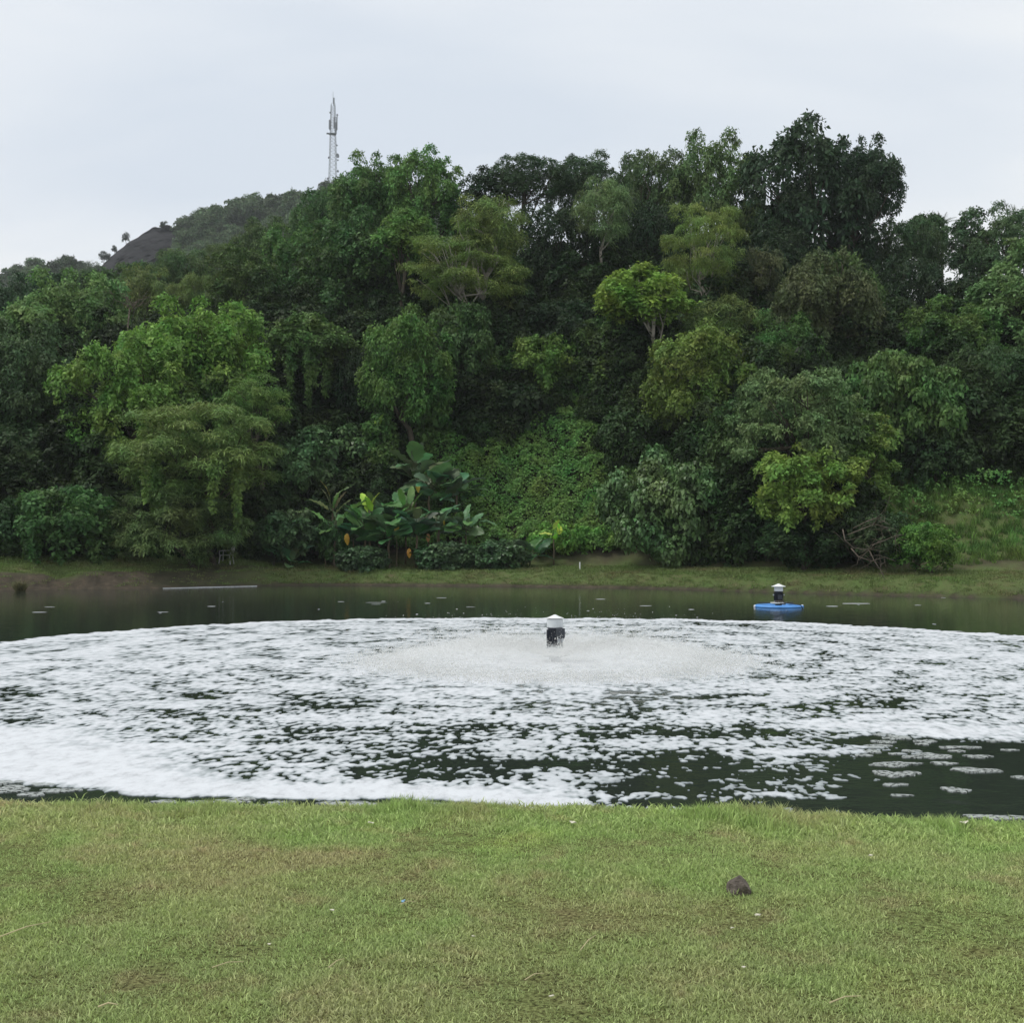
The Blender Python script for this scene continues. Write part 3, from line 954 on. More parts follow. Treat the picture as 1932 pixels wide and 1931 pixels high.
T('broadleaf_tree', (1690, 790, 1840, 925), 53, 'vine', (0.034, 0.056, 0.026), 'dark vine tangle left of the fern fronds', seed=59, budget=8000, hang=6, hanglen=1.0)
T('spreading_tree', (1380, 682, 1615, 880), 50.5, 'sparse', (0.085, 0.112, 0.052), 'greyish spreading tree with open tiered branches at the right of the bank', seed=60, budget=12000, gap=0.34, limbs=22, stems=2)
T('spreading_tree', (1425, 830, 1605, 1010), 48.5, 'sparse', (0.100, 0.135, 0.032), 'yellow green low branches drooping beside the greyish spreading tree', seed=61, budget=8000, gap=0.28, limbs=16, hang=3, hanglen=1.2)
T('spreading_tree', (1590, 760, 1680, 960), 50, 'sparse', (0.082, 0.12, 0.032), 'narrow light green hanging branch tree above the dry brush', seed=62, budget=4500, gap=0.2)
T('broadleaf_tree', (1330, 760, 1440, 960), 54, 'vine', (0.040, 0.070, 0.026), 'dark vine covered tree with a bare leaning trunk beside the round leaf bush', seed=63, budget=8000, hang=8)
# ---- bank bushes
T('round_leaf_bush', (1165, 850, 1372, 1062), 54, 'big', (0.062, 0.098, 0.040), 'large rounded bush of broad grey green leaves right of the green slope', 'bush', seed=64, budget=13000, zmin=-0.9, stems=4, trunk=0.5, gloss=True)
T('round_leaf_bush', (495, 790, 700, 960), 63, 'big', (0.060, 0.100, 0.045), 'bluish green broad leaved bush left of the vine column', 'bush', seed=65, budget=13000, zmin=-0.8, stems=3, trunk=0.5, gloss=True)
T('round_leaf_bush', (485, 965, 592, 1055), 56.5, 'big', (0.052, 0.085, 0.040), 'small broad leaved bush at the bank left of the banana leaves', 'bush', seed=66, budget=5000, zmin=-0.8, stems=3, trunk=0.5, gloss=True)
T('round_leaf_bush', (745, 715, 880, 830), 65, 'big', (0.062, 0.105, 0.034), 'light green broad leaved bush above the vine column', 'bush', seed=67, budget=7000, zmin=-0.8, stems=3, trunk=0.5)
T('feathery_tree', (240, 752, 520, 960), 54, 'fine', (0.086, 0.116, 0.038), 'large olive feathery tree overhanging the far bank, hung with bright vines', seed=68, budget=18000, hang=9, hanglen=2.6, hangcol=(0.075, 0.118, 0.028), limbs=14, lean=0.6)
T('feathery_tree', (222, 905, 440, 1085), 53, 'fine', (0.075, 0.100, 0.040), 'lower feathery boughs sweeping down to the left grass bank', seed=69, budget=13000, zmin=-0.9, limbs=8, lean=1.0)
T('vine_covered_bush', (30, 915, 225, 1062), 52.5, 'vine', (0.045, 0.085, 0.030), 'vine curtain bush above the left grass bank', 'bush', seed=70, budget=10000, zmin=-0.9, stems=3, trunk=0.5, hang=8)
T('vine_covered_bush', (-70, 930, 60, 1060), 52, 'vine', (0.032, 0.058, 0.026), 'dark vine bush at the left edge behind the grass bank', 'bush', seed=71, budget=7000, zmin=-0.9, stems=3, trunk=0.5)
T('vine_column', (686, 775, 748, 985), 61.5, 'vine', (0.055, 0.092, 0.028), 'tall narrow column of vines on a dead stump with a yellow tip', 'vine column', seed=72, budget=7000, zmin=-0.95, depth=1.0)
T('vine_covered_bush', (1600, 960, 1720, 1075), 46.8, 'vine', (0.034, 0.056, 0.026), 'dark thicket above the dry brush by the water', 'bush', seed=73, budget=6000, zmin=-0.9, stems=3, trunk=0.4)
T('vine_covered_bush', (1690, 985, 1800, 1075), 45.6, 'vine', (0.060, 0.115, 0.026), 'bright green leafy mound at the left end of the grassy slope', 'bush', seed=74, budget=6000, zmin=-0.9, stems=3, trunk=0.4)
T('vine_covered_bush', (1440, 975, 1590, 1075), 48.8, 'dense', (0.030, 0.052, 0.024), 'dark low bushes under the yellow green drooping branches', 'bush', seed=75, budget=6000, zmin=-0.9, stems=4, trunk=0.4)
T('vine_covered_bush', (1000, 985, 1175, 1062), 57.6, 'vine', (0.085, 0.150, 0.036), 'low vine mound at the foot of the green slope', 'bush', seed=76, budget=6000, zmin=-0.9, stems=3, trunk=0.4)
T('low_leafy_bush', (790, 1022, 900, 1082), 55.4, 'big', (0.042, 0.075, 0.038), 'low dark heart leaved plants at the bank right of the yellow hanging leaf', 'bush', seed=77, budget=3500, zmin=-0.9, stems=3, trunk=0.3, gloss=True)
T('low_leafy_bush', (885, 1020, 990, 1082), 55.4, 'big', (0.046, 0.080, 0.038), 'low dark heart leaved plants below the vine mound', 'bush', seed=78, budget=3500, zmin=-0.9, stems=3, trunk=0.3, gloss=True)
T('low_leafy_bush', (640, 1030, 735, 1084), 55.4, 'big', (0.040, 0.070, 0.036), 'low dark leafy plants under the banana stalks', 'bush', seed=79, budget=3000, zmin=-0.9, stems=3, trunk=0.3, gloss=True)
T('low_leafy_bush', (600, 985, 665, 1062), 57, 'big', (0.050, 0.085, 0.034), 'pale green low bush at the left end of the banana clump', 'bush', seed=80, budget=2500, zmin=-0.9, stems=3, trunk=0.3)

# ------------------------------------------------------------------ scatter stuff (geometry nodes on a point mesh)
def make_group(name, coll):
    ng = bpy.data.node_groups.new(name, 'GeometryNodeTree')
    ng.interface.new_socket('Geometry', in_out='INPUT', socket_type='NodeSocketGeometry')
    ng.interface.new_socket('Geometry', in_out='OUTPUT', socket_type='NodeSocketGeometry')
    gi = ng.nodes.new('NodeGroupInput'); go = ng.nodes.new('NodeGroupOutput')
    iop = ng.nodes.new('GeometryNodeInstanceOnPoints')
    ci = ng.nodes.new('GeometryNodeCollectionInfo')
    ci.inputs['Collection'].default_value = coll
    ci.inputs['Separate Children'].default_value = True
    ci.inputs['Reset Children'].default_value = True

    def na(nm, ty):
        x = ng.nodes.new('GeometryNodeInputNamedAttribute')
        x.data_type = ty
        x.inputs['Name'].default_value = nm
        return [s for s in x.outputs if s.enabled and s.name == 'Attribute'][0]
    ng.links.new(gi.outputs[0], iop.inputs['Points'])
    ng.links.new(ci.outputs[0], iop.inputs['Instance'])
    iop.inputs['Pick Instance'].default_value = True
    ng.links.new(na('idx', 'INT'), iop.inputs['Instance Index'])
    ng.links.new(na('rot', 'FLOAT_VECTOR'), iop.inputs['Rotation'])
    ng.links.new(na('scl', 'FLOAT'), iop.inputs['Scale'])
    ng.links.new(iop.outputs[0], go.inputs[0])
    return ng


def scatter(name, pts, rot, scl, idx, meshes):
    coll = bpy.data.collections.new(name + '_source')
    for i, m in enumerate(meshes):
        coll.objects.link(bpy.data.objects.new('%s_source_%02d' % (name, i), m))
    me = bpy.data.meshes.new(name)
    me.vertices.add(len(pts))
    me.vertices.foreach_set('co', np.asarray(pts, np.float32).ravel())
    for nm, ty, key, arr in (('rot', 'FLOAT_VECTOR', 'vector', rot), ('scl', 'FLOAT', 'value', scl), ('idx', 'INT', 'value', idx)):
        at_ = me.attributes.new(nm, ty, 'POINT')
        at_.data.foreach_set(key, np.asarray(arr, np.int32 if ty == 'INT' else np.float32).ravel())
    o = link(name, me)
    md = o.modifiers.new('scatter', 'NODES')
    md.node_group = make_group(name, coll)
    return o


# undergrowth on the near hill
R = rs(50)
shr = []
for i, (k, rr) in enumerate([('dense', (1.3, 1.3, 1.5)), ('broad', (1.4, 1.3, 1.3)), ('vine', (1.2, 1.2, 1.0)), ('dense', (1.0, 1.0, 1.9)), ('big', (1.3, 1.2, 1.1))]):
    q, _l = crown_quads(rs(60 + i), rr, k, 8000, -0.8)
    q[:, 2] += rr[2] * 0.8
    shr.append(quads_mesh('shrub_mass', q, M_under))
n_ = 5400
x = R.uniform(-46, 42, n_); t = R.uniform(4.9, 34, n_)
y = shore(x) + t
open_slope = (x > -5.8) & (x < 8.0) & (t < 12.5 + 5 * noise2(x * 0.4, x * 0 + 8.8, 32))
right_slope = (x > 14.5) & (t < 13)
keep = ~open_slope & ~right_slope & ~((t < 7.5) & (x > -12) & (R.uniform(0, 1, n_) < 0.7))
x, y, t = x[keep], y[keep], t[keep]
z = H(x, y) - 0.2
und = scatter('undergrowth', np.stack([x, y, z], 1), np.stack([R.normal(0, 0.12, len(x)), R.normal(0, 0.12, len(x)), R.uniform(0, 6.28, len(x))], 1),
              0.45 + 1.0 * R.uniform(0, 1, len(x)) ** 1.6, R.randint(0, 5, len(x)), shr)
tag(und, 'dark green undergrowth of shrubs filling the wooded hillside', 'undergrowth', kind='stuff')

# vine carpet over the lower slope
R = rs(51)
n_ = 11000
x = R.uniform(-26, 24, n_); t = 4.9 + 15 * R.uniform(0, 1, n_) ** 1.1
x = np.concatenate([x, R.uniform(-6.5, 9, 30000)]); t = np.concatenate([t, R.uniform(4.9, 19, 30000)])
y = shore(x) + t
toe = 5.3 + 0.6 * noise2(x * 0.8, x * 0 + 2.2, 31)
keep = (t > toe) & ~((x > 13) & (t < 9))
x, y = x[keep], y[keep]
lump = 1.7 * np.abs(noise2(x * 0.62, y * 0.62, 33)) + 0.6 * np.abs(noise2(x * 2.1, y * 2.1, 34)) + 0.12
z = H(x, y) + lump * R.uniform(0.75, 1.1, len(x)) + 0.15
ax = unit(np.stack([R.normal(0, 0.4, len(x)), R.normal(-0.55, 0.4, len(x)), np.full(len(x), 0.8)], 1))
q = leaves_from(np.stack([x, y, z], 1), ax, 5, 0.15, 0.095, R, (-0.35, 0.6), 0.2)
vc = link('vine_carpet', quads_mesh('vine_carpet', q, M_vine))
tag(vc, 'bright green creeping vines carpeting the open slope above the far bank', 'vines', kind='stuff')

# long grass on the right slope
R = rs(52)
def blade_cluster(R, n, rad, h, wid, lean=0.45, segs=2):
    """bent grass blades; returns V, tri/quads"""
    a = R.uniform(0, 6.28, n); r = rad * np.sqrt(R.uniform(0, 1, n))
    b = np.stack([r * np.cos(a), r * np.sin(a), np.zeros(n)], 1)
    la = R.uniform(0, 6.28, n); le = R.uniform(0.1, 1.0, n) * lean
    hh = h * R.uniform(0.5, 1.2, n)
    d = np.stack([np.cos(la) * le, np.sin(la) * le, np.ones(n)], 1)
    d2 = np.stack([np.cos(la) * le * 3.0, np.sin(la) * le * 3.0, np.full(n, 0.75)], 1)
    wa = R.uniform(0, 6.28, n)
    s = np.stack([np.cos(wa), np.sin(wa), np.zeros(n)], 1) * wid * 0.5
    m = b + unit(d) * hh[:, None] * 0.55
    tp = m + unit(d2) * hh[:, None] * 0.5
    V = np.stack([b - s, b + s, m + s * 0.8, m - s * 0.8, tp], 1).reshape(-1, 3)
    i = np.arange(n) * 5
    quads = np.stack([i, i + 1, i + 2, i + 3], 1)
    tris = np.stack([i + 3, i + 2, i + 4], 1)
    return V, quads, tris


def blade_mesh(name, R, n, rad, h, wid, mat, lean=0.45):
    V_, q_, t_ = blade_cluster(R, n, rad, h, wid, lean)
    return np_mesh(name, V_, [q_, t_], mat)


M_longgrass = leaf_mat('long_grass', fixed=(0.12, 0.215, 0.05), transl=0.3)
lg = [blade_mesh('long_grass', rs(70 + i), 26, 0.22, 0.5, 0.035, M_longgrass, 0.6) for i in range(4)]
n_ = 5200
x = R.uniform(12.6, 34, n_); t = R.uniform(5.0, 18, n_)
keep = t > 5.0 + 0.8 * noise2(x * 0.7, x * 0, 41) + 0.5 + np.clip((14.4 - x) * 2.0, 0, 8)
x, t = x[keep], t[keep]; y = shore(x) + t
lgo = scatter('long_grass', np.stack([x, y, H(x, y) - 0.03], 1), np.stack([R.normal(0, 0.15, len(x)), R.normal(0, 0.15, len(x)), R.uniform(0, 6.28, len(x))], 1),
              R.uniform(0.4, 0.9, len(x)), R.randint(0, 4, len(x)), lg)
tag(lgo, 'tall bright green grass covering the slope at the right edge', 'grass', kind='stuff')

# mown grass on far bank
R = rs(53)
bg_ = [blade_mesh('bank_grass', rs(80 + i), 26, 0.22, 0.10, 0.022, M_bankblade, 0.7) for i in range(4)]
n_ = 11000
x = R.uniform(-28, 26, n_); t = R.uniform(0.12, 5.2, n_)
nb = 0.7 * noise2(x * 0.8, (shore(x) + t) * 0.8, 21)
bare = (x < -14.5) & (t + nb * 0.6 < 1.4) & (R.uniform(0, 1, n_) < 0.75)
bare |= (np.abs(x + 13.2) < 2.0) & (t + nb < 3.0) & (R.uniform(0, 1, n_) < 0.7)
bare |= (t + nb > 4.6)
x, t = x[~bare], t[~bare]; y = shore(x) + t
bgo = scatter('bank_grass', np.stack([x, y, H(x, y) - 0.01], 1), np.stack([R.normal(0, 0.1, len(x)), R.normal(0, 0.1, len(x)), R.uniform(0, 6.28, len(x))], 1),
              R.uniform(0.5, 1.2, len(x)), R.randint(0, 4, len(x)), bg_)
tag(bgo, 'short dull grass on the far bank along the waterline', 'grass', kind='stuff')

# distant forest
R = rs(54)
fr = []
for i, (k, rr) in enumerate([('dense', (3.4, 3.2, 3.0)), ('dense', (2.6, 2.6, 3.6)), ('fine', (3.2, 3.2, 2.4)), ('broad', (3.8, 3.6, 3.0))]):
    q, _l = crown_quads(rs(90 + i), rr, k, 4200, -0.7, lscale=3.6)
    q[:, 2] += rr[2] * 0.9
    fr.append(quads_mesh('forest_crown', q, M_far))
n_ = 5600
x = R.uniform(-300, 60, n_); y = R.uniform(290, 440, n_)
hg = H(x, y)
fpx = 966 + x / y * F
ftop = 1022 - (hg + 5.5 - 1.98) / y * F
cl_b = np.interp(fpx, [150, 200, 240, 285, 325, 352], [500, 528, 510, 488, 466, 440])
keep = ~((fpx > 165) & (fpx < 338) & (ftop < cl_b)) & (hg > 6) & (y < 440)
x, y = x[keep], y[keep]
dfo = scatter('distant_forest', np.stack([x, y, H(x, y) - 1.0], 1), np.stack([R.normal(0, 0.1, len(x)), R.normal(0, 0.1, len(x)), R.uniform(0, 6.28, len(x))], 1),
              0.5 + 1.15 * R.uniform(0, 1, len(x)) ** 2.2, R.randint(0, 4, len(x)), fr)
tag(dfo, 'hazy dark forest covering the distant hill on the left', 'forest', kind='stuff')

# lawn grass
R = rs(55)
tufts = [blade_mesh('lawn_grass', rs(100 + i), 60, 0.07, 0.0215, 0.0038, M_blade, 1.1) for i in range(6)]
edge_t = [blade_mesh('edge_grass', rs(120 + i), 34, 0.06, 0.085, 0.0050, M_blade, 0.55) for i in range(4)]
n_ = 52000
x = R.uniform(-6.5, 6.5, n_); y = R.uniform(2.6, 8.0, n_)
e = lawn_edge(x)
dn = fbm(x * 1.3, y * 1.3, 3, 61)
keep = (y < e + 0.12) & (R.uniform(0, 1, n_) < np.clip(0.72 + dn * 0.9, 0.3, 1))
x, y, e, dn = x[keep], y[keep], e[keep], dn[keep]
sc_ = np.clip(0.95 + dn * 0.6 + 0.9 * sstep(1.0, 0.1, e - y), 0.72, 2.2) * R.uniform(0.75, 1.25, len(x))
ix = R.randint(0, 6, len(x))
# longer fringe along the edge of the bank
m_ = 2600
xe = R.uniform(-6.5, 6.5, m_); ee = lawn_edge(xe)
ye = ee - np.abs(R.normal(0, 0.16, m_)) + 0.12
fring = 0.45 + 0.9 * np.clip(fbm(xe * 1.1, xe * 0 + 4, 3, 66) + 0.25, 0, 1)
x = np.concatenate([x, xe]); y = np.concatenate([y, ye]); sc_ = np.concatenate([sc_, fring * R.uniform(0.6, 1.25, m_)]); ix = np.concatenate([ix, R.randint(6, 10, m_)])
# collection children are picked in name order: lawn tufts first, then edge tufts
lawn = scatter('grass', np.stack([x, y, H(x, y) - 0.004], 1), np.stack([R.normal(0, 0.1, len(x)), R.normal(0, 0.1, len(x)), R.uniform(0, 6.28, len(x))], 1),
               sc_, ix, tufts + edge_t)
tag(lawn, 'worn short green lawn grass in the foreground', 'grass', kind='stuff')

# ------------------------------------------------------------------ distant things
mb = MB()
Rk = rs(200)
# rock face: lumpy slab hugging the distant hill
us, vs = 26, 12
P = []
cpts = [(166, 527), (200, 494), (240, 458), (285, 432), (320, 425)]
bpts = [(190, 534), (230, 516), (280, 494), (325, 470), (346, 448)]


def hit_hill(px, py):
    ys_ = np.arange(200, 470, 1.0)
    p0_ = at(px, py, 1.0); 
    zz2 = CAM.z + (p0_.z - CAM.z) * ys_; xx2 = p0_.x * ys_
    below = zz2 < H(xx2, ys_)
    return float(ys_[below.argmax()]) if below.any() else 405.0


for j in range(vs + 1):
    for i in range(us + 1):
        u = i / us * 4
        k = min(3, int(u)); f_ = u - k
        a_ = np.array(cpts[k]) * (1 - f_) + np.array(cpts[k + 1]) * f_
        b_ = np.array(bpts[k]) * (1 - f_) + np.array(bpts[k + 1]) * f_
        s_ = j / vs
        pp = a_ * (1 - s_) + b_ * s_
        Yd = min(hit_hill(pp[0], pp[1] + 3), 405) - 3.0 + 3.0 * float(noise2(np.array([u * 2.5]), np.array([s_ * 4.5]), 71)[0])
        P.append(at(pp[0], pp[1] + (5 * float(noise2(np.array([u * 3]), np.array([0.5]), 72)[0]) if j == 0 else 0), Yd))
back = [Vector((p_.x, p_.y + 14, p_.z - 6)) for p_ in P]
W1 = us + 1
fc = [(j * W1 + i, j * W1 + i + 1, (j + 1) * W1 + i + 1, (j + 1) * W1 + i) for j in range(vs) for i in range(us)]
nP = len(P)
mb.add(P + back, fc)
rim = [i for i in range(W1)] + [j * W1 + us for j in range(1, vs + 1)] + [vs * W1 + i for i in range(us - 1, -1, -1)] + [j * W1 for j in range(vs - 1, 0, -1)]
mb.f += [(rim[k], rim[k - 1], rim[k - 1] + nP, rim[k] + nP) for k in range(len(rim))]
rock = mb.build('rocky_outcrop', M_cliff, smooth=False)
tag(rock, 'bare dark rock face on the shoulder of the distant hill', 'rock outcrop')


def small_tree(name, px, py_top, py_bot, wpx, Y, kind, col, label, seed, gap=0.2, budget=1500, bare=False):
    R = rs(seed)
    ht_ = py_bot - py_top
    for _ in range(14):
        Y = hit_hill(px, py_bot)
        if Y < 404.5:
            break
        py_bot += 2
    py_top = py_bot - ht_
    Y += 1.0
    b = at(px, py_bot, Y); t_ = at(px, py_top, Y)
    hh = t_.z - b.z; wd = wpx / F * Y
    root = empty(name, b - Vector((0, 0, 3)))
    tag(root, label, 'tree')
    off = np.array([0, 0, 3.0])
    mb = MB()
    tr_ = 0.045 * hh * 0.6
    if bare:
        def br(p0, d, ln, r, dep):
            e_ = p0 + d * ln
            limb(mb, p0, e_, r, r * 0.6, R, 0.1, 3, 4)
            if dep > 0:
                for _ in range(3):
                    nd = unit(d + R.normal(0, 0.55, 3) + np.array([0, 0, 0.15]))
                    br(e_, nd, ln * R.uniform(0.55, 0.8), r * 0.55, dep - 1)
        br(np.array([0, 0, 0.]), np.array([0, 0, 1.]), 3 + hh * 0.3, tr_, 0)
        for _ in range(4):
            br(np.array([0, 0, 3 + hh * 0.25]), unit(R.normal(0, 0.6, 3) * np.array([1.2, 1, 0.3]) + np.array([0, 0, 0.7])), hh * 0.3, tr_ * 0.7, 3)
    else:
        limb(mb, (0, 0, 0), (R.normal(0, 0.1), 0, 3 + hh * 0.75), tr_, tr_ * 0.4, R, 0.05, 4, 5)
        q, lob = crown_quads(R, (wd / 2, wd / 2, hh * 0.36), kind, budget, -0.7, 1.0, min(0.55, gap + 0.2), 1.8)
        link('crown', quads_mesh('crown', q + np.array([0, 0, 3 + hh * 0.62]), M_leaf), root, color=col)
        for l_ in lob[:6]:
            limb(mb, (0, 0, 3 + hh * 0.4), l_ + np.array([0, 0, 3 + hh * 0.62]), tr_ * 0.4, tr_ * 0.15, R, 0.1, 3, 4)
    mb.build('trunk', M_bark if not bare else M_twig, root)
    return root


HZ = (0.038, 0.060, 0.036)
small_tree('bare_tree', 447, 345, 378, 46, 385, 'sparse', HZ, 'leafless twiggy tree on the crest of the distant hill', 301, bare=True)
small_tree('ridge_tree', 375, 385, 425, 30, 385, 'sparse', (0.05, 0.075, 0.045), 'airy see through tree on the crest of the distant hill', 302, 0.3, 1200)
small_tree('ridge_tree', 340, 405, 432, 16, 388, 'dense', HZ, 'small pointed tree just above the rock face top', 303)
small_tree('ridge_tree', 309, 412, 436, 14, 388, 'dense', HZ, 'small dark bush tree at the top of the rock face', 304)
small_tree('ridge_tree', 237, 432, 462, 15, 390, 'sparse', HZ, 'lone thin tree standing on the edge of the rock face', 305, 0.35, 700)
small_tree('ridge_tree', 216, 458, 482, 10, 390, 'sparse', HZ, 'tiny thin tree on the rock face below the lone thin tree', 306, 0.3, 500)
small_tree('ridge_tree', 197, 468, 498, 22, 388, 'dense', HZ, 'dark rounded tree at the lower end of the rock face', 307)
small_tree('ridge_tree', 145, 490, 530, 34, 375, 'sparse', HZ, 'open crowned tree lowest on the distant ridge left of the rock face', 308, 0.2)
small_tree('ridge_tree', 545, 350, 378, 18, 385, 'dense', HZ, 'small tree on the distant ridge nearest to the radio tower', 309)

# dead tree among the left crowns
def dead_tree(px, py, Y, hh, label, seed):
    R = rs(seed)
    p0 = at(px, py, Y)
    gz = h1(p0.x, Y)
    root = empty('dead_tree', (p0.x, Y, gz))
    tag(root, label, 'dead tree')
    mb = MB()
    base = np.array([0, 0, 0.]); top = np.array([0, 0, p0.z - gz])
    limb(mb, base, top, 0.07, 0.05, R, 0.04, 4, 6)
    for _ in range(9):
        d = unit(np.array([R.normal(0, 0.9), R.normal(0, 0.5), R.uniform(0.1, 0.9)]))
        e_ = top + d * hh * R.uniform(0.6, 1.1)
        pts = limb(mb, top + R.normal(0, 0.2, 3), e_, 0.03, 0.012, R, 0.2, 5, 5)
        for k in range(3):
            limb(mb, pts[2 + k % 3], np.array(pts[2 + k % 3]) + unit(R.normal(0, 1, 3)) * hh * 0.35, 0.014, 0.006, R, 0.2, 3, 4)
    mb.build('trunk', M_twig, root, smooth=True)
    return root


dead_tree(245, 580, 70, 1.5, 'dead grey leafless branches poking between left crowns', 321)

# palms behind the right skyline
def palm(px, py, Y, n, ln, label, seed, width=0.9, tr=0.16):
    R = rs(seed)
    c = at(px, py, Y)
    gz = h1(c.x, Y)
    root = empty('palm_tree', (c.x, Y, gz))
    tag(root, label, 'palm tree')
    mb = MB(); limb(mb, (0, 0, 0), (0, 0, c.z - gz), tr, tr * 0.6, R, 0.01, 5, 7)
    mb.build('trunk', M_bark, root, smooth=True)
    for i in range(n):
        a = i / n * 6.28 + R.normal(0, 0.2); el = R.uniform(0.35, 1.35)
        d = np.array([math.cos(a) * math.cos(el), math.sin(a) * math.cos(el), math.sin(el)])
        V_ = []; F_ = []
        m = 14
        pts = []
        for k in range(m + 1):
            s = k / m
            pts.append(np.array([0, 0, c.z - gz]) + d * ln * s + np.array([0, 0, -0.45 * ln * s * s * (1.3 - el * 0.7)]))
        sd = unit(np.cross(d, np.array([0, 0, 1.0])) + 1e-6)
        for k in range(1, m):
            w_ = width * ln * 0.22 * math.sin(math.pi * (k / m) ** 0.7)
            for sg in (-1, 1):
                b0 = pts[k]; b1 = pts[k] + (pts[k + 1] - pts[k]) * 0.35
                tip = pts[k] + (pts[k + 1] - pts[k]) * 1.5 + sd * sg * w_ - np.array([0, 0, w_ * 0.35])
                b = len(V_); V_ += [b0, b1, tip]; F_.append((b, b + 1, b + 2))
        mbf = MB(); mbf.add(V_, F_); mbf.tube(pts, [0.03 * (1 - k / m) + 0.006 for k in range(m + 1)], 4)
        mbf.build('frond', M_leaf, root, color=(0.075, 0.105, 0.045))
    return root


palm(1778, 425, 92, 8, 1.6, 'thin palm tips rising between two right skyline trees', 331)
palm(1918, 420, 90, 9, 2.1, 'thin palm tips rising above the skyline at the right edge', 332)
palm(1830, 900, 55.5, 7, 1.9, 'arching fern like palm fronds in the dark right thicket', 333, 0.8, 0.04)

# radio tower
TY = 480.0
tb = at(627, 560, TY); tp = at(630, 196, TY)
bz = h1(tb.x, TY)
tower = empty('radio_tower', (tb.x, TY, bz), 0.35)
tag(tower, 'pale grey lattice radio tower with antennas on the distant hilltop', 'radio tower')
HT = tp.z - bz
wb, wt = 2.1, 0.75


def hw(z):
    return wb + (wt - wb) * min(1, z / HT)


for sx_, sy_ in ((1, 1), (1, -1), (-1, 1), (-1, -1)):
    mb = MB(); mb.tube([(sx_ * wb, sy_ * wb, 0), (sx_ * wt, sy_ * wt, HT)], [0.10, 0.075], 6)
    mb.build('leg', M_tower, tower)
mb = MB()
z = 0
while z < HT - 1.5:
    z2 = z + hw(z) * 1.25
    a_, b_ = hw(z), hw(z2)
    for k in range(4):
        c0 = [(1, 1), (1, -1), (-1, -1), (-1, 1)][k]; c1 = [(1, 1), (1, -1), (-1, -1), (-1, 1)][(k + 1) % 4]
        mb.tube([(c0[0] * a_, c0[1] * a_, z), (c1[0] * b_, c1[1] * b_, z2)], 0.032, 4)
        mb.tube([(c1[0] * a_, c1[1] * a_, z), (c0[0] * b_, c0[1] * b_, z2)], 0.032, 4)
        mb.tube([(c0[0] * a_, c0[1] * a_, z), (c1[0] * a_, c1[1] * a_, z)], 0.03, 4)
    z = z2
mb.build('bracing', M_tower, tower)
for (ox, oy, zc, hh) in [(-1.35, -0.6, HT - 9.0, 4.2), (1.5, -0.5, HT - 8.0, 5.6), (-1.3, 0.8, HT - 8.4, 3.6), (1.45, 0.9, HT - 9.4, 4.6), (0.2, -1.4, HT - 8.2, 4.6), (0.35, -0.2, HT + 0.8, 3.2)]:
    mb = MB(); mb.box((ox, oy, zc), (0.45, 0.35, hh)); mb.box((ox * 0.7, oy * 0.7, zc), (0.12, 0.12, hh * 0.9)); mb.build('panel_antenna', M_tower, tower)
for (ox, zc, r_) in [(1.75, HT - 21.2, 0.95), (1.5, HT - 17.0, 0.35), (1.95, HT - 27.5, 0.5), (1.9, HT - 30, 0.35), (1.9, HT - 23.0, 0.35), (-1.7, HT - 22.4, 0.45), (-2.0, HT - 31, 0.5), (-1.2, HT - 4, 0.4), (1.6, HT - 4.6, 0.45), (2.3, HT - 36, 0.5)]:
    mb = MB(); mb.lathe([(r_ * 0.2, -0.3), (r_ * 0.9, -0.1), (r_, 0.15), (r_ * 0.9, 0.2), (0.02, 0.12)], 14)
    d_ = mb.build('dish_antenna', M_tower, tower, loc=(ox, -0.5, zc), rot=(RAD(90), 0, 0.6 if ox > 0 else -0.6))
mb = MB(); mb.box((-1.6, 0, HT - 12.4), (1.9, 1.2, 0.3)); mb.box((0, 0, HT - 12.4), (2.6, 2.6, 0.2)); mb.build('platform', M_tower, tower)
mb = MB(); mb.tube([(0, 0, HT), (0, 0, HT + 5.0)], [0.12, 0.06], 5); mb.build('lightning_rod', M_tower, tower)

for (px, pt, pb, Y, lab) in [(638.5, 347, 520, 520, 'thin pole mast directly right of the radio tower'), (662.5, 318, 520, 560, 'thin needle mast rising over the tree right of the radio tower')]:
    a_ = at(px, pt, Y); zb = h1(a_.x, Y)
    mm = empty('thin_mast', (a_.x, Y, zb)); tag(mm, lab, 'mast')
    hh = a_.z - zb
    mb = MB(); mb.tube([(0, 0, 0), (0, 0, hh * 0.9), (0, 0, hh)], [0.55, 0.35, 0.12], 6); mb.build('pole', M_tower, mm)
    mb = MB(); mb.lathe([(0.7, 0), (0.7, 0.3), (0.4, 0.5)], 8, (0, 0, hh * 0.6)); mb.build('collar', M_tower, mm)

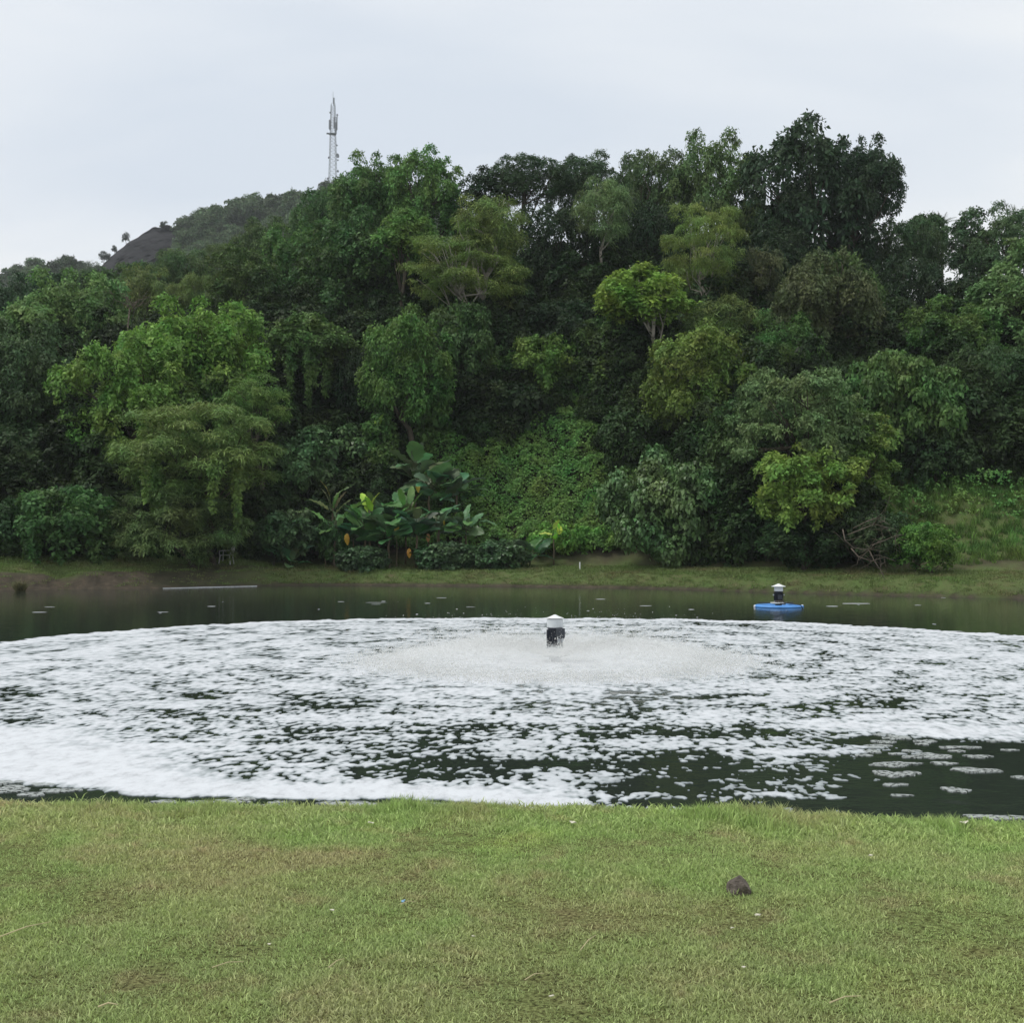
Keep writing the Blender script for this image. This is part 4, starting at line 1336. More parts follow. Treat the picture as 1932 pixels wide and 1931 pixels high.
# ------------------------------------------------------------------ big-leaf plants on the bank
def big_leaf_mesh(kind, seed):
    R = rs(seed)
    m = 12
    V_ = []; F_ = []
    for i in range(m + 1):
        s = i / m
        if kind == 'ear':
            wd = 0.36 * (math.sin(math.pi * min(1, (s + 0.10) / 1.10)) ** 0.7)
        elif kind == 'paddle':
            wd = 0.21 * math.sin(math.pi * min(1, 0.06 + s * 0.94)) ** 0.45
        else:
            wd = 0.14 * math.sin(math.pi * min(1, 0.05 + s * 0.95)) ** 0.5
        wd *= 1 + 0.10 * math.sin(i * 2.1 + seed) * (1 if i not in (0, m) else 0)
        zc = -0.28 * s * s
        V_ += [(s, 0, zc), (s - 0.05 * wd, wd * 0.55, zc + wd * 0.26 + R.normal(0, 0.012)), (s + 0.02, wd, zc + wd * 0.22 + R.normal(0, 0.025)),
               (s - 0.05 * wd, -wd * 0.55, zc + wd * 0.26 + R.normal(0, 0.012)), (s + 0.02, -wd, zc + wd * 0.22 + R.normal(0, 0.025))]
    for i in range(m):
        a = i * 5; b = a + 5
        F_ += [(a, b, b + 1, a + 1), (a + 1, b + 1, b + 2, a + 2), (a, a + 3, b + 3, b), (a + 3, a + 4, b + 4, b + 3)]
    me = bpy.data.meshes.new('leaf')
    me.from_pydata(V_, [], F_)
    me.polygons.foreach_set('use_smooth', [True] * len(me.polygons))
    me.materials.append(M_leaf_gloss)
    return me


LEAF = {k: [big_leaf_mesh(k, 10 * j + 3) for j in range(3)] for k in ('ear', 'paddle', 'frond')}


def big_plant(name, px, py_leaf, Y, spec, label, seed, kind='ear', stem=None, cat='plant', col=(0.036, 0.072, 0.034), spread=0.45, yellow=(), size=1.0, upright=0.0, n=8):
    """leaves are parts; leaf heads gather round (px, py_leaf)"""
    R = rs(seed)
    c = at(px, py_leaf, Y)
    gz = h1(c.x, Y)
    root = empty(name, (c.x, Y, gz))
    tag(root, label, cat)
    ch = max(0.1, c.z - gz)
    mb = MB()
    heads = 1 if stem is None else stem
    for h_ in range(heads):
        hx = R.normal(0, 0.25) if heads > 1 else 0
        limb(mb, (hx, R.normal(0, 0.1), 0), (hx * 0.6, 0, ch * 0.85), 0.06 * size, 0.045 * size, R, 0.05, 4, 6)
    mb.build('stem', M_driedstalk if ch > 0.9 else M_stalk, root, smooth=True)
    for i in range(n):
        a = i / n * 6.283 + R.normal(0, 0.3)
        el = min(1.35, R.uniform(0.0, 1.15) + upright)
        st = np.array([R.normal(0, 0.08), R.normal(0, 0.08), ch * 0.8])
        pl = R.uniform(0.35, 1.0) * spread * (1 - 0.4 * upright)
        e_ = st + np.array([math.cos(a) * pl, math.sin(a) * pl * 0.8, R.uniform(-0.45, 0.45) * size + 0.2 * el])
        sz = size * R.uniform(0.7, 1.15)
        pitch = -el + 0.35
        kk = 'paddle' if kind == 'ear' and R.uniform() < 0.25 else kind
        o = link('leaf', LEAF[kk][R.randint(3)], root, tuple(e_), (R.normal(0, 0.35), pitch - 0.3, a), (sz, sz * R.uniform(0.85, 1.3), sz),
                 color=tuple(k * 2.4 * R.uniform(0.75, 1.35) for k in col))
        mb = MB(); mb.tube([st, (st + e_) / 2 + np.array([0, 0, 0.1 * size]), e_], [0.028 * size, 0.02 * size, 0.014 * size], 5)
        mb.build('petiole', M_stalk, o, color=None).matrix_parent_inverse = (Matrix.Translation(e_) @ Matrix.LocRotScale(None, o.rotation_euler, o.scale)).inverted()
    for (ypx, ypy, sz, col2, lab) in yellow:
        yp = at(ypx, ypy, Y - 0.5)
        st = Vector((0, 0, ch * 0.8))
        p0 = Vector((yp.x - c.x, -0.5, yp.z - gz))
        o = link('leaf', LEAF['ear'][R.randint(3)], root, tuple(p0), (R.normal(0, 0.2), 1.35, -1.57 + R.normal(0, 0.5)), (sz * 0.85, sz * 0.6, sz), color=col2)
        o['label'] = lab
        mb = MB(); mb.tube([st, (st + p0) / 2 + Vector((0, -0.1, 0.35)), p0], [0.025, 0.02, 0.012], 5)
        mb.build('petiole', M_stalk, o).matrix_parent_inverse = (Matrix.Translation(p0) @ Matrix.LocRotScale(None, o.rotation_euler, o.scale)).inverted()
    return root


ORG = (0.62, 0.34, 0.05); YEL = (0.62, 0.46, 0.08)
E_D = (0.036, 0.078, 0.030)
big_plant('elephant_ear_plant', 690, 985, 56.3, None, 'large dark leaved elephant ear plant at the left of the clump', 401, col=E_D, n=20, size=1.02, yellow=[(655, 1008, 0.6, ORG, 'withered orange leaf hanging at the clump left side')])
big_plant('elephant_ear_plant', 735, 985, 55.9, None, 'elephant ear plant with a drooping yellow leaf at the clump centre', 402, col=E_D, n=20, size=1.08, yellow=[(748, 990, 0.55, YEL, 'drooping yellow leaf at clump centre')])
big_plant('elephant_ear_plant', 785, 985, 55.9, None, 'elephant ear plant with an orange leaf hanging over the bare soil', 403, col=(0.036, 0.07, 0.034), n=20, size=1.08, yellow=[(772, 1036, 0.5, ORG, 'torn orange leaf hanging low over bare soil')])
big_plant('elephant_ear_plant', 828, 980, 56.5, None, 'elephant ear plant at the right end of the lower clump', 404, col=(0.04, 0.076, 0.034), n=20, size=1.02, yellow=[(808, 1008, 0.45, (0.45, 0.25, 0.1), 'small brown withered leaf')])
big_plant('elephant_ear_plant', 715, 950, 57.5, None, 'second row elephant ear plant under the upright bright leaves', 405, col=(0.045, 0.085, 0.04), n=20, size=0.96)
big_plant('elephant_ear_plant', 765, 955, 57.7, None, 'second row elephant ear plant with broad pointed leaves at the middle', 406, col=(0.05, 0.095, 0.03), n=20, size=0.96, upright=0.3)
big_plant('elephant_ear_plant', 812, 900, 59.3, None, 'upper elephant ear plant with one yellow leaf, left of the vine slope', 407, col=(0.05, 0.09, 0.042), n=20, size=1.20, yellow=[(790, 912, 0.55, YEL, 'bright yellow leaf high in the clump')])
big_plant('elephant_ear_plant', 862, 905, 59.1, None, 'upper elephant ear plant spreading over the vine slope edge', 408, col=(0.048, 0.09, 0.04), n=20, size=1.13)
big_plant('elephant_ear_plant', 785, 870, 60.3, None, 'topmost elephant ear plant at the back of the clump', 409, col=(0.05, 0.09, 0.04), n=20, size=1.08, upright=0.2)
big_plant('elephant_ear_plant', 880, 985, 56.9, None, 'elephant ear plant with small yellow leaf right of the clump', 410, col=(0.042, 0.08, 0.034), n=19, size=0.83, yellow=[(838, 983, 0.25, YEL, 'small yellow leaf')])
big_plant('banana_plant', 697, 945, 56.7, None, 'upright bright yellow green banana leaves sticking out of the clump', 411, 'paddle', col=(0.15, 0.25, 0.035), n=3, size=1.05, upright=0.75, spread=0.15, cat='banana plant')
big_plant('banana_plant', 632, 985, 56.5, None, 'shaggy banana plant with arching narrow leaves at the clump left end', 412, 'frond', col=(0.075, 0.11, 0.05), n=11, size=1.35, spread=0.4, cat='banana plant')
big_plant('banana_plant', 628, 940, 57.5, None, 'taller banana plant behind the shaggy one, with a pale rolled leaf', 413, 'frond', col=(0.085, 0.12, 0.045), n=8, size=1.1, upright=0.4, spread=0.3, cat='banana plant')
big_plant('young_plant', 1045, 1000, 55.8, None, 'bright yellow green young broad leaved plant on the vine slope', 414, 'paddle', col=(0.15, 0.24, 0.035), n=6, size=0.62, upright=0.35, spread=0.2)
big_plant('young_plant', 1130, 945, 58.2, None, 'small light green sprout high on the vine slope', 415, 'paddle', col=(0.09, 0.15, 0.035), n=5, size=0.5, upright=0.4, spread=0.15)
big_plant('young_plant', 970, 1088, 56.4, None, 'lone young plant with pale leaves on the grass bank', 416, 'paddle', col=(0.09, 0.14, 0.05), n=5, size=0.5, upright=0.15, spread=0.15)
big_plant('elephant_ear_plant', 548, 1055, 55.9, None, 'low light green leaf plant on the bank beside the chair', 417, 'ear', col=(0.06, 0.11, 0.05), n=19, size=0.70, spread=0.5)
big_plant('young_plant', 712, 772, 61.3, None, 'yellow green leaf tuft on top of the vine column', 418, 'paddle', col=(0.17, 0.23, 0.045), n=6, size=0.5, upright=0.7, spread=0.08)
big_plant('elephant_ear_plant', 1000, 1045, 55.6, None, 'dark leaved plant right of the low heart leaved plants', 419, 'ear', col=E_D, n=18, size=0.77)

# dried hanging stalks in front of the clump
for i, (px, pt, pb) in enumerate([(666, 1018, 1050), (748, 1018, 1055), (727, 1050, 1082), (808, 1010, 1040), (824, 1005, 1035), (613, 1055, 1078)]):
    a_ = at(px, pt, 56.2); b_ = at(px + 2, pb, 56.2)
    gz = h1(b_.x, 56.2)
    mb = MB(); mb.tube([(0, 0, min(b_.z, gz) - a_.z + 0.0), (0.03, 0.02, (b_.z - a_.z) * 0.5), (0, 0, 0)], [0.035, 0.025, 0.018], 5)
    o_ = mb.build('dried_stalk', M_driedstalk, loc=a_)
    tag(o_, ['pale dried stalk under the clump left leaf', 'pale dried stalk left of the torn orange leaf', 'lowest dried stalk reaching the grass under the clump', 'dried stalk right of the torn orange leaf', 'rightmost dried stalk of the clump', 'thin dried stalk at the clump left end by the grass'][i], 'stalk')

# dry brush tangle
R = rs(430)
c0 = at(1640, 1080, 45.2); gz = h1(c0.x, 45.2)
br = empty('dry_brush', (c0.x, 45.2, gz)); tag(br, 'tangle of bare pale dead branches at the foot of the right thicket', 'brush')
for k, (pts_px) in enumerate([[(1590, 1000), (1594, 1020), (1610, 1035), (1640, 1038), (1662, 1030)], [(1606, 1036), (1620, 1052), (1645, 1060), (1668, 1052), (1690, 1060)], [(1610, 998), (1635, 985), (1655, 978), (1668, 985), (1680, 992)],
                              [(1600, 1010), (1625, 1000), (1650, 990), (1672, 996), (1700, 1002)], [(1645, 1030), (1665, 1022), (1690, 1012), (1720, 1008), (1740, 1006)], [(1640, 1040), (1650, 1060), (1660, 1075), (1665, 1082), (1668, 1086)]]):
    mb = MB()
    P_ = [at(a, b, 45.2 + R.normal(0, 0.25)) - br.location for a, b in pts_px]
    mb.tube(P_, [0.026, 0.023, 0.019, 0.015, 0.008], 5)
    for q_ in range(9):
        p_ = np.array(P_[R.randint(1, 4)])
        limb(mb, p_, p_ + R.normal(0, 0.4, 3), 0.012, 0.004, R, 0.2, 3, 4)
    mb.build('branch', M_twig, br, smooth=True)

# ------------------------------------------------------------------ chair, stake, waterline pieces
c0 = at(427, 1077, 54.6); gz = h1(c0.x, 54.6)
chair = empty('plastic_chair', (c0.x, 54.6, gz), RAD(-95)); tag(chair, 'grey white plastic armchair on the shaded bank under the feathery tree', 'chair')
for sx_ in (-1, 1):
    for sy_ in (-1, 1):
        mb = MB(); mb.tube([(sx_ * 0.27, sy_ * 0.27, 0), (sx_ * 0.22, sy_ * 0.22, 0.43)], [0.022, 0.028], 6); mb.build('leg', M_chair, chair)
    mb = MB(); mb.tube([(sx_ * 0.25, -0.24, 0.42), (sx_ * 0.28, -0.24, 0.62), (sx_ * 0.28, 0.0, 0.65), (sx_ * 0.24, 0.24, 0.64)], 0.024, 6); mb.build('armrest', M_chair, chair, smooth=True)
mb = MB(); mb.box((0, 0, 0.43), (0.48, 0.48, 0.035)); mb.build('seat', M_chair, chair)
bk = []
for sx_ in (-1, 1):
    mb = MB(); mb.tube([(sx_ * 0.22, 0.23, 0.43), (sx_ * 0.22, 0.30, 0.70), (sx_ * 0.15, 0.33, 0.82), (0, 0.34, 0.86)], 0.026, 6); mb.build('back_frame', M_chair, chair, smooth=True)
for k in range(4):
    mb = MB(); mb.box((-0.13 + k * 0.087, 0.29, 0.62), (0.035, 0.02, 0.40), Matrix.Rotation(-0.22, 3, 'X')); mb.build('back_slat', M_chair, chair)

c0 = at(1094, 1079, 53.4); gz = h1(c0.x, 53.4)
stk = empty('marker_stake', (c0.x, 53.4, gz)); tag(stk, 'short white marker stake on the edge of the grass bank', 'stake')
mb = MB(); mb.tube([(0, 0, -0.1), (0, 0, 0.34)], 0.032, 8); mb.build('post', M_white, stk)
mb = MB(); mb.lathe([(0.035, 0), (0.035, 0.02), (0.01, 0.035)], 8, (0, 0, 0.34)); mb.build('cap', M_white, stk)

c0 = on_water(38, 1117); c0.z = -0.05
gc = empty('grass_clump', c0); tag(gc, 'round pale grass clump standing in the water at far left', 'grass clump')
me = blade_mesh('blades', rs(440), 420, 0.16, 0.62, 0.022, M_leaf, 0.9)
link('blades', me, gc, color=(0.17, 0.165, 0.085))
me = blade_mesh('green_core', rs(441), 120, 0.12, 0.42, 0.025, M_leaf, 0.6)
link('green_core', me, gc, color=(0.07, 0.10, 0.03))

# pale waterline strip on the left shore
def strip_on_shore(x0, x1, wd, name, label, seed, broken=0.8):
    R = rs(seed)
    m = 40
    V_ = []; F_ = []
    for i in range(m + 1):
        x_ = x0 + (x1 - x0) * i / m
        y_ = float(shore(np.array([x_]))[0]) - 0.28
        ww = wd * max(0.02, 0.55 + 2.2 * float(noise2(np.array([x_ * 1.9]), np.array([seed * 1.3]), 77)[0]) * broken)
        for (dy_, z_) in ((-ww, 0.0), (-ww * 0.8, 0.02), (ww * 0.8, 0.022), (ww, 0.0)):
            V_.append((x_, y_ + dy_, z_))
    for i in range(m):
        for k in range(3):
            a = i * 4 + k
            F_.append((a, a + 4, a + 5, a + 1))
    mb = MB(); mb.add(V_, F_)
    o_ = mb.build(name, M_foam)
    tag(o_, label, 'foam line')


strip_on_shore(-14.6, -11.2, 0.018, 'foam_line', 'white foam line along the far shore below the feathery tree', 451)

# ------------------------------------------------------------------ aerators
def aerator(loc, rz, brim, label, boxed):
    fz = -0.075 if boxed else 0.02     # the running one sits lower, its ring awash
    root = empty('pond_aerator', loc, rz)
    tag(root, label, 'aerator')
    # ring float
    mb = MB()
    n1, n2 = 48, 12
    V_ = []; F_ = []
    for i in range(n1):
        a = 2 * math.pi * i / n1
        for j in range(n2):
            b = 2 * math.pi * j / n2
            r_ = 0.58 + 0.165 * math.cos(b)
            V_.append((r_ * math.cos(a), r_ * math.sin(a), fz + 0.055 * math.sin(b)))
    for i in range(n1):
        for j in range(n2):
            F_.append((i * n2 + j, ((i + 1) % n1) * n2 + j, ((i + 1) % n1) * n2 + (j + 1) % n2, i * n2 + (j + 1) % n2))
    mb.add(V_, F_)
    fl = mb.build('float', M_blue, root, smooth=True)
    for sg in (-1, 1):
        mb = MB(); mb.lathe([(0.02, -0.03), (0.045, -0.02), (0.045, 0.02), (0.02, 0.03)], 10)
        mb.build('end_plug', M_white, fl, loc=(sg * 0.735, 0, fz), rot=(0, RAD(90), 0))
    for k in range(3):
        a = 2 * math.pi * k / 3 + 0.5
        mb = MB(); mb.box((0.33 * math.cos(a), 0.33 * math.sin(a), -0.03 if boxed else 0.115), (0.56, 0.06, 0.03), Matrix.Rotation(a, 3, 'Z')); mb.build('strut', M_box, root)
    mb = MB(); mb.lathe([(0.19, 0.09), (0.25, 0.12), (0.25, 0.135), (0.12, 0.145)], 24); mb.build('deflector_plate', M_white, root, smooth=False)
    mb = MB(); mb.lathe([(0.10, -0.1), (0.10, 0.26)], 16); mb.build('riser', M_housing if boxed else M_box, root, smooth=False)
    # motor
    z0, z1 = 0.27, 0.56
    if not boxed:
        z0, z1 = 0.16, 0.47
    mb = MB(); mb.lathe([(0.10, z0), (0.115, z0 + 0.02), (0.115, z1 - 0.02), (0.125, z1 - 0.015), (0.125, z1)], 28)
    mo = mb.build('motor', M_motor, root)
    for k in range(26):
        a = 2 * math.pi * k / 26
        mb = MB(); mb.box((0.122 * math.cos(a), 0.122 * math.sin(a), (z0 + z1) / 2 - 0.005), (0.03, 0.007, z1 - z0 - 0.06), Matrix.Rotation(a, 3, 'Z')); mb.build('fin', M_motor, mo)
    mb = MB(); mb.lathe([(0.13, z0 - 0.015), (0.14, z0 - 0.012), (0.14, z0 + 0.015), (0.12, z0 + 0.02)], 24); mb.build('flange', M_box, mo)
    for k in range(6):
        a = 2 * math.pi * k / 6 + 0.2
        mb = MB(); mb.tube([(0.128 * math.cos(a), 0.128 * math.sin(a), z0 - 0.05), (0.128 * math.cos(a), 0.128 * math.sin(a), z0 + 0.03)], 0.013, 6); mb.build('bolt', M_metal, mo)
    if boxed:
        mb = MB(); mb.box((0.085, -0.125, z1 - 0.085), (0.145, 0.10, 0.165)); bx = mb.build('terminal_box', M_box, mo)
        bx.rotation_euler = (0, 0, 0.0)
        bv = bx.modifiers.new('b', 'BEVEL'); bv.width = 0.01; bv.segments = 2
        mb = MB(); mb.box((0.085, -0.181, z1 - 0.085), (0.125, 0.012, 0.145)); mb.build('box_lid', M_box, bx)
        mb = MB(); mb.tube([(0.06, -0.13, z1 - 0.17), (0.06, -0.13, z1 - 0.24)], 0.026, 8); mb.tube([(0.115, -0.13, z1 - 0.17), (0.115, -0.13, z1 - 0.24)], 0.022, 8); mb.build('cable_gland', M_metal, bx)
    else:
        mb = MB(); mb.box((0.0, -0.13, z0 + 0.14), (0.12, 0.06, 0.13)); mb.build('terminal_box', M_box, mo)
        mb = MB(); mb.box((0.0, -0.14, z0 + 0.03), (0.24, 0.05, 0.018)); mb.build('bracket', M_driedstalk, mo)
        mb = MB(); mb.tube([(0.07, -0.15, z0 + 0.1), (0.09, -0.2, z0 - 0.02), (0.25, -0.5, 0.12), (0.45, -0.66, 0.09), (0.5, -0.8, -0.05)], 0.014, 6); mb.build('cable', M_cable, root, smooth=True)
    for sg in (-1, 1):
        mb = MB(); mb.lathe([(0.008, -0.03), (0.022, -0.026), (0.022, -0.012), (0.009, -0.010), (0.009, 0.03)], 10)
        mb.build('lifting_eye', M_metal, mo, loc=(sg * 0.15, -0.02, z0 + 0.2), rot=(0, RAD(-90 * sg), 0))
    # rain hood
    hz = z1 + 0.005
    hh = 0.135 if boxed else 0.125
    mb = MB(); mb.lathe([(0.131, hz), (0.133, hz + 0.01), (0.130, hz + hh), (0.118, hz + hh)], 32); mb.build('hood', M_housing if boxed else M_white, root, smooth=False)
    mb = MB(); mb.lathe([(brim, hz + hh + 0.012), (brim + 0.004, hz + hh + 0.018), (brim * 0.5, hz + hh + 0.018 + brim * 0.19), (0.015, hz + hh + 0.02 + brim * 0.37), (0.004, hz + hh + 0.02 + brim * 0.375)], 32)
    mb.build('cap', M_white, root)
    return root


FC = on_water(1047, 1249)
aerator((FC.x, FC.y, 0.0), 0.0, 0.142, 'running aerator with black motor and white hood, throwing up the spray', True)
fa = on_water(1469, 1146)
aerator((fa.x, fa.y, 0.0), 0.1, 0.215, 'idle aerator on a blue ring float near the far bank', False)

# spray: drops flung outward by the running aerator
R = rs(500)
nd = 42000
th = R.uniform(0, 2 * math.pi, nd)
th = th + 0.55 / 34 * np.sin(th * 34) + 0.06 * np.sin(th * 7 + 1)      # separate jets
jet = 0.85 + 0.15 * np.sin(th * 5 + 0.7) * np.sin(th * 3 + 2)
v0 = 5.75 * R.normal(1, 0.085, nd) * (0.94 + 0.06 * jet)
an = RAD(22) + R.normal(0, RAD(4.5), nd)
T1 = (v0 * np.sin(an) + np.sqrt((v0 * np.sin(an)) ** 2 + 2 * 9.8 * 0.12)) / 9.8
tm = T1 * R.uniform(0.0, 1.0, nd) ** 0.85
rr = 0.17 + v0 * np.cos(an) * tm * (1 - 0.06 * tm)
zz_ = 0.12 + v0 * np.sin(an) * tm - 4.9 * tm ** 2
spx = R.normal(0, 0.03, (nd, 3)) * (0.3 + tm[:, None] * 3)
c = np.stack([FC.x + rr * np.cos(th), FC.y + rr * np.sin(th), np.maximum(zz_, 0.01)], 1) + spx
vel = np.stack([np.cos(th) * v0 * np.cos(an), np.sin(th) * v0 * np.cos(an), v0 * np.sin(an) - 9.8 * tm], 1)
size = np.clip(R.lognormal(-5.45, 0.45, nd), 0.002, 0.012)
# splash ring where the drops land
ns = 26000
th2 = R.uniform(0, 2 * math.pi, ns); r2 = R.normal(2.75, 0.42, ns)
c2 = np.stack([FC.x + r2 * np.cos(th2), FC.y + r2 * np.sin(th2), 0.02 + np.abs(R.normal(0, 0.055, ns))], 1)
vel2 = np.stack([R.normal(0, 1, ns), R.normal(0, 1, ns), R.normal(1, 1, ns)], 1)
c = np.concatenate([c, c2]); vel = np.concatenate([vel, vel2]); size = np.concatenate([size, np.clip(R.lognormal(-5.2, 0.4, ns), 0.003, 0.014)])
d = unit(vel); t1 = unit(np.cross(d, np.array([0.3, 0.2, 0.93]))); t2 = np.cross(d, t1)
s = size[:, None]
q = np.stack([c + d * s * 1.9, c - d * s * 0.9 + t1 * s, c - d * s * 0.9 - t1 * s * 0.5 + t2 * s * 0.87, c - d * s * 0.9 - t1 * s * 0.5 - t2 * s * 0.87], 1).reshape(-1, 3)
i4 = np.arange(len(c)) * 4
tri = np.concatenate([np.stack([i4, i4 + 1, i4 + 2], 1), np.stack([i4, i4 + 2, i4 + 3], 1), np.stack([i4, i4 + 3, i4 + 1], 1), np.stack([i4 + 1, i4 + 3, i4 + 2], 1)])
spray = link('spray', np_mesh('spray', q, [tri], M_drop))
tag(spray, 'low white umbrella of water drops round the running aerator', 'spray', kind='stuff')

# fine mist hanging in the spray
prof = [(0.16, 0.06), (0.45, 0.20), (0.9, 0.31), (1.4, 0.34), (1.9, 0.29), (2.35, 0.19), (2.7, 0.09), (2.95, 0.03), (3.05, 0.012)]
nm = 96
Vm = []; Fm = []
for lev in (0, 1):
    for r_, z_ in prof:
        for k in range(nm):
            a_ = 2 * math.pi * k / nm
            wv = 1 + 0.05 * math.sin(a_ * 9 + 1) + 0.04 * math.sin(a_ * 23 + r_ * 3) + 0.05 * math.sin(a_ * 4)
            Vm.append((r_ * wv * math.cos(a_), r_ * wv * math.sin(a_), 0.002 if lev == 0 else max(0.006, z_ * (1 + 0.10 * math.sin(a_ * 13 + r_ * 2) + 0.08 * math.sin(a_ * 31 - r_ * 4)))))
npf = len(prof)
for i in range(npf - 1):
    for k in range(nm):
        a_ = i * nm + k; b_ = i * nm + (k + 1) % nm
        Fm.append((a_, a_ + nm, b_ + nm, b_))
        t_ = npf * nm
        Fm.append((t_ + a_, t_ + b_, t_ + b_ + nm, t_ + a_ + nm))
for k in range(nm):
    k2 = (k + 1) % nm; t_ = npf * nm; e_ = (npf - 1) * nm
    Fm.append((k, k2, t_ + k2, t_ + k)); Fm.append((e_ + k, t_ + e_ + k, t_ + e_ + k2, e_ + k2))
M_mist, n, o = new_mat('mist')
pv = N(n, 'ShaderNodeVolumePrincipled')
pv.inputs['Color'].default_value = (1.0, 1.0, 0.985, 1)
pv.inputs['Density'].default_value = 0.42
L(n, pv.outputs[0], o.inputs['Volume'])
mb = MB(); mb.add(Vm, Fm)
mist = mb.build('mist', M_mist, loc=(FC.x, FC.y, 0.03), smooth=True)
bm = bmesh.new(); bm.from_mesh(mist.data); bmesh.ops.recalc_face_normals(bm, faces=bm.faces); bm.to_mesh(mist.data); bm.free()
tag(mist, 'fine white mist hanging low round the running aerator', 'mist', kind='stuff')

# ------------------------------------------------------------------ foam on the water
ctrl = [(0, 1250, .86), (200, 1240, .8), (500, 1230, .78), (900, 1200, .74), (1200, 1190, .7), (1500, 1200, .74), (1800, 1215, .8), (1932, 1230, .8),
        (0, 1300, .74), (300, 1300, .72), (700, 1300, .78), (1000, 1290, .86), (1400, 1290, .76), (1700, 1280, .72), (1932, 1290, .76),
        (0, 1345, .72), (200, 1340, .64), (450, 1340, .62), (700, 1340, .66), (1000, 1330, .68), (1300, 1330, .58), (1600, 1330, .64), (1900, 1340, .74),
        (0, 1395, 1.5), (150, 1420, 1.4), (300, 1390, .78), (500, 1390, .66), (700, 1390, .62), (1000, 1380, .62), (1200, 1370, .58), (1400, 1370, .6), (1550, 1370, .9), (1700, 1370, .98), (1800, 1385, 1.0), (1932, 1390, 1.0),
        (1932, 1410, -.25), (1800, 1408, -.25), (1700, 1400, -.2), (1720, 1440, -.3), (1900, 1490, -.4), (1640, 1490, -.2), (1570, 1530, 0.1), (1800, 1450, -.4), (1700, 1520, -.4),
        (400, 1430, .78), (600, 1420, .5), (700, 1420, .42), (900, 1430, .45), (1100, 1410, .5), (1200, 1430, .35), (1350, 1440, .35), (1500, 1420, .62), (1600, 1415, .5),
        (0, 1440, 1.7), (100, 1450, 1.7), (200, 1465, 1.7), (300, 1480, 1.6), (500, 1458, .85), (620, 1470, .8), (750, 1460, .5), (850, 1470, .45), (1000, 1450, .33), (1200, 1480, .15), (1350, 1490, .16), (1480, 1500, .42), (1540, 1480, .2),
        (400, 1492, 1.7), (550, 1495, 1.7), (700, 1494, 1.7), (850, 1498, 1.6), (960, 1508, 1.5), (1050, 1512, 1.5), (1140, 1510, .6), (1250, 1512, .1), (1400, 1520, .22), (1130, 1525, .7), (1000, 1522, .9),
        (0, 1492, -.4), (100, 1500, -.4), (200, 1514, -.4), (370, 1512, -.2), (500, 1516, -.4), (700, 1516, -.4), (850, 1521, -.4)]
cw = np.array([[*on_water(a_, b_)[:2], v_] for a_, b_, v_ in ctrl])


def cover(x, y):
    """how much of the surface the foam hides, interpolated from samples in the pond plane"""
    num = np.zeros_like(x); den = np.zeros_like(x) + 1e-9
    for cx_, cy_, v_ in cw:
        sc_l = 0.05 * cy_ + 0.12
        d2 = ((x - cx_) / (sc_l * 1.1)) ** 2 + ((y - cy_) / (sc_l * 0.5 * (cy_ / 9.0))) ** 2
        wgt = 1 / (0.02 + d2) ** 1.6
        num += wgt * v_; den += wgt
    cv = num / den
    ang = np.arctan2(y - FC.y, x - FC.x)
    rad = np.hypot(x - FC.x, y - FC.y)
    Rm = 11.3 + 0.25 * np.sin(ang * 3 + 1) + 0.2 * np.sin(ang * 7) + 0.5 * noise2(ang * 9, rad * 0.3, 81) + 0.35 * noise2(ang * 31, rad * 1.2, 82) + 0.2 * noise2(ang * 90, rad * 3, 83)
    back = (y > 19)
    cv = np.where(back, np.maximum(cv, 0.62 + 0.5 * sstep(-1.1, -0.35, rad - Rm)), cv)          # denser rim at the outer edge
    cv = np.where(back & (rad > Rm), -1, cv)
    cv = np.where((~back) & (np.abs(x - FC.x) > 13.5), -1, cv)
    cv = np.maximum(cv, 1.02 * sstep(4.1, 3.0, rad))          # churned water under the spray
    return cv


def foam_field(x, y):
    cv = cover(x, y)
    rad = np.hypot(x - FC.x, y - FC.y); ang = np.arctan2(y - FC.y, x - FC.x)
    wob = 0.25 * noise2(x * 1.3, y * 1.3, 90)
    f0 = noise2(x * 27.0, y * 16.0, 89) * 0.45
    f1 = noise2(x * 12.0 + wob, y * 7.5, 91) * 0.80
    f2 = noise2(x * 4.2 + wob, y * 3.6, 92) * 0.62
    f3 = noise2(x * 1.0, y * 1.0, 93) * 0.52
    f4 = noise2(rad * 2.2 + wob, ang * 4, 94) * 0.42
    nz_ = (f0 + f1 + f2 + f3 + f4) / 0.335
    u = 0.5 * (1 + np.tanh(nz_ * 0.80))
    return cv - u      # > 0 : foam


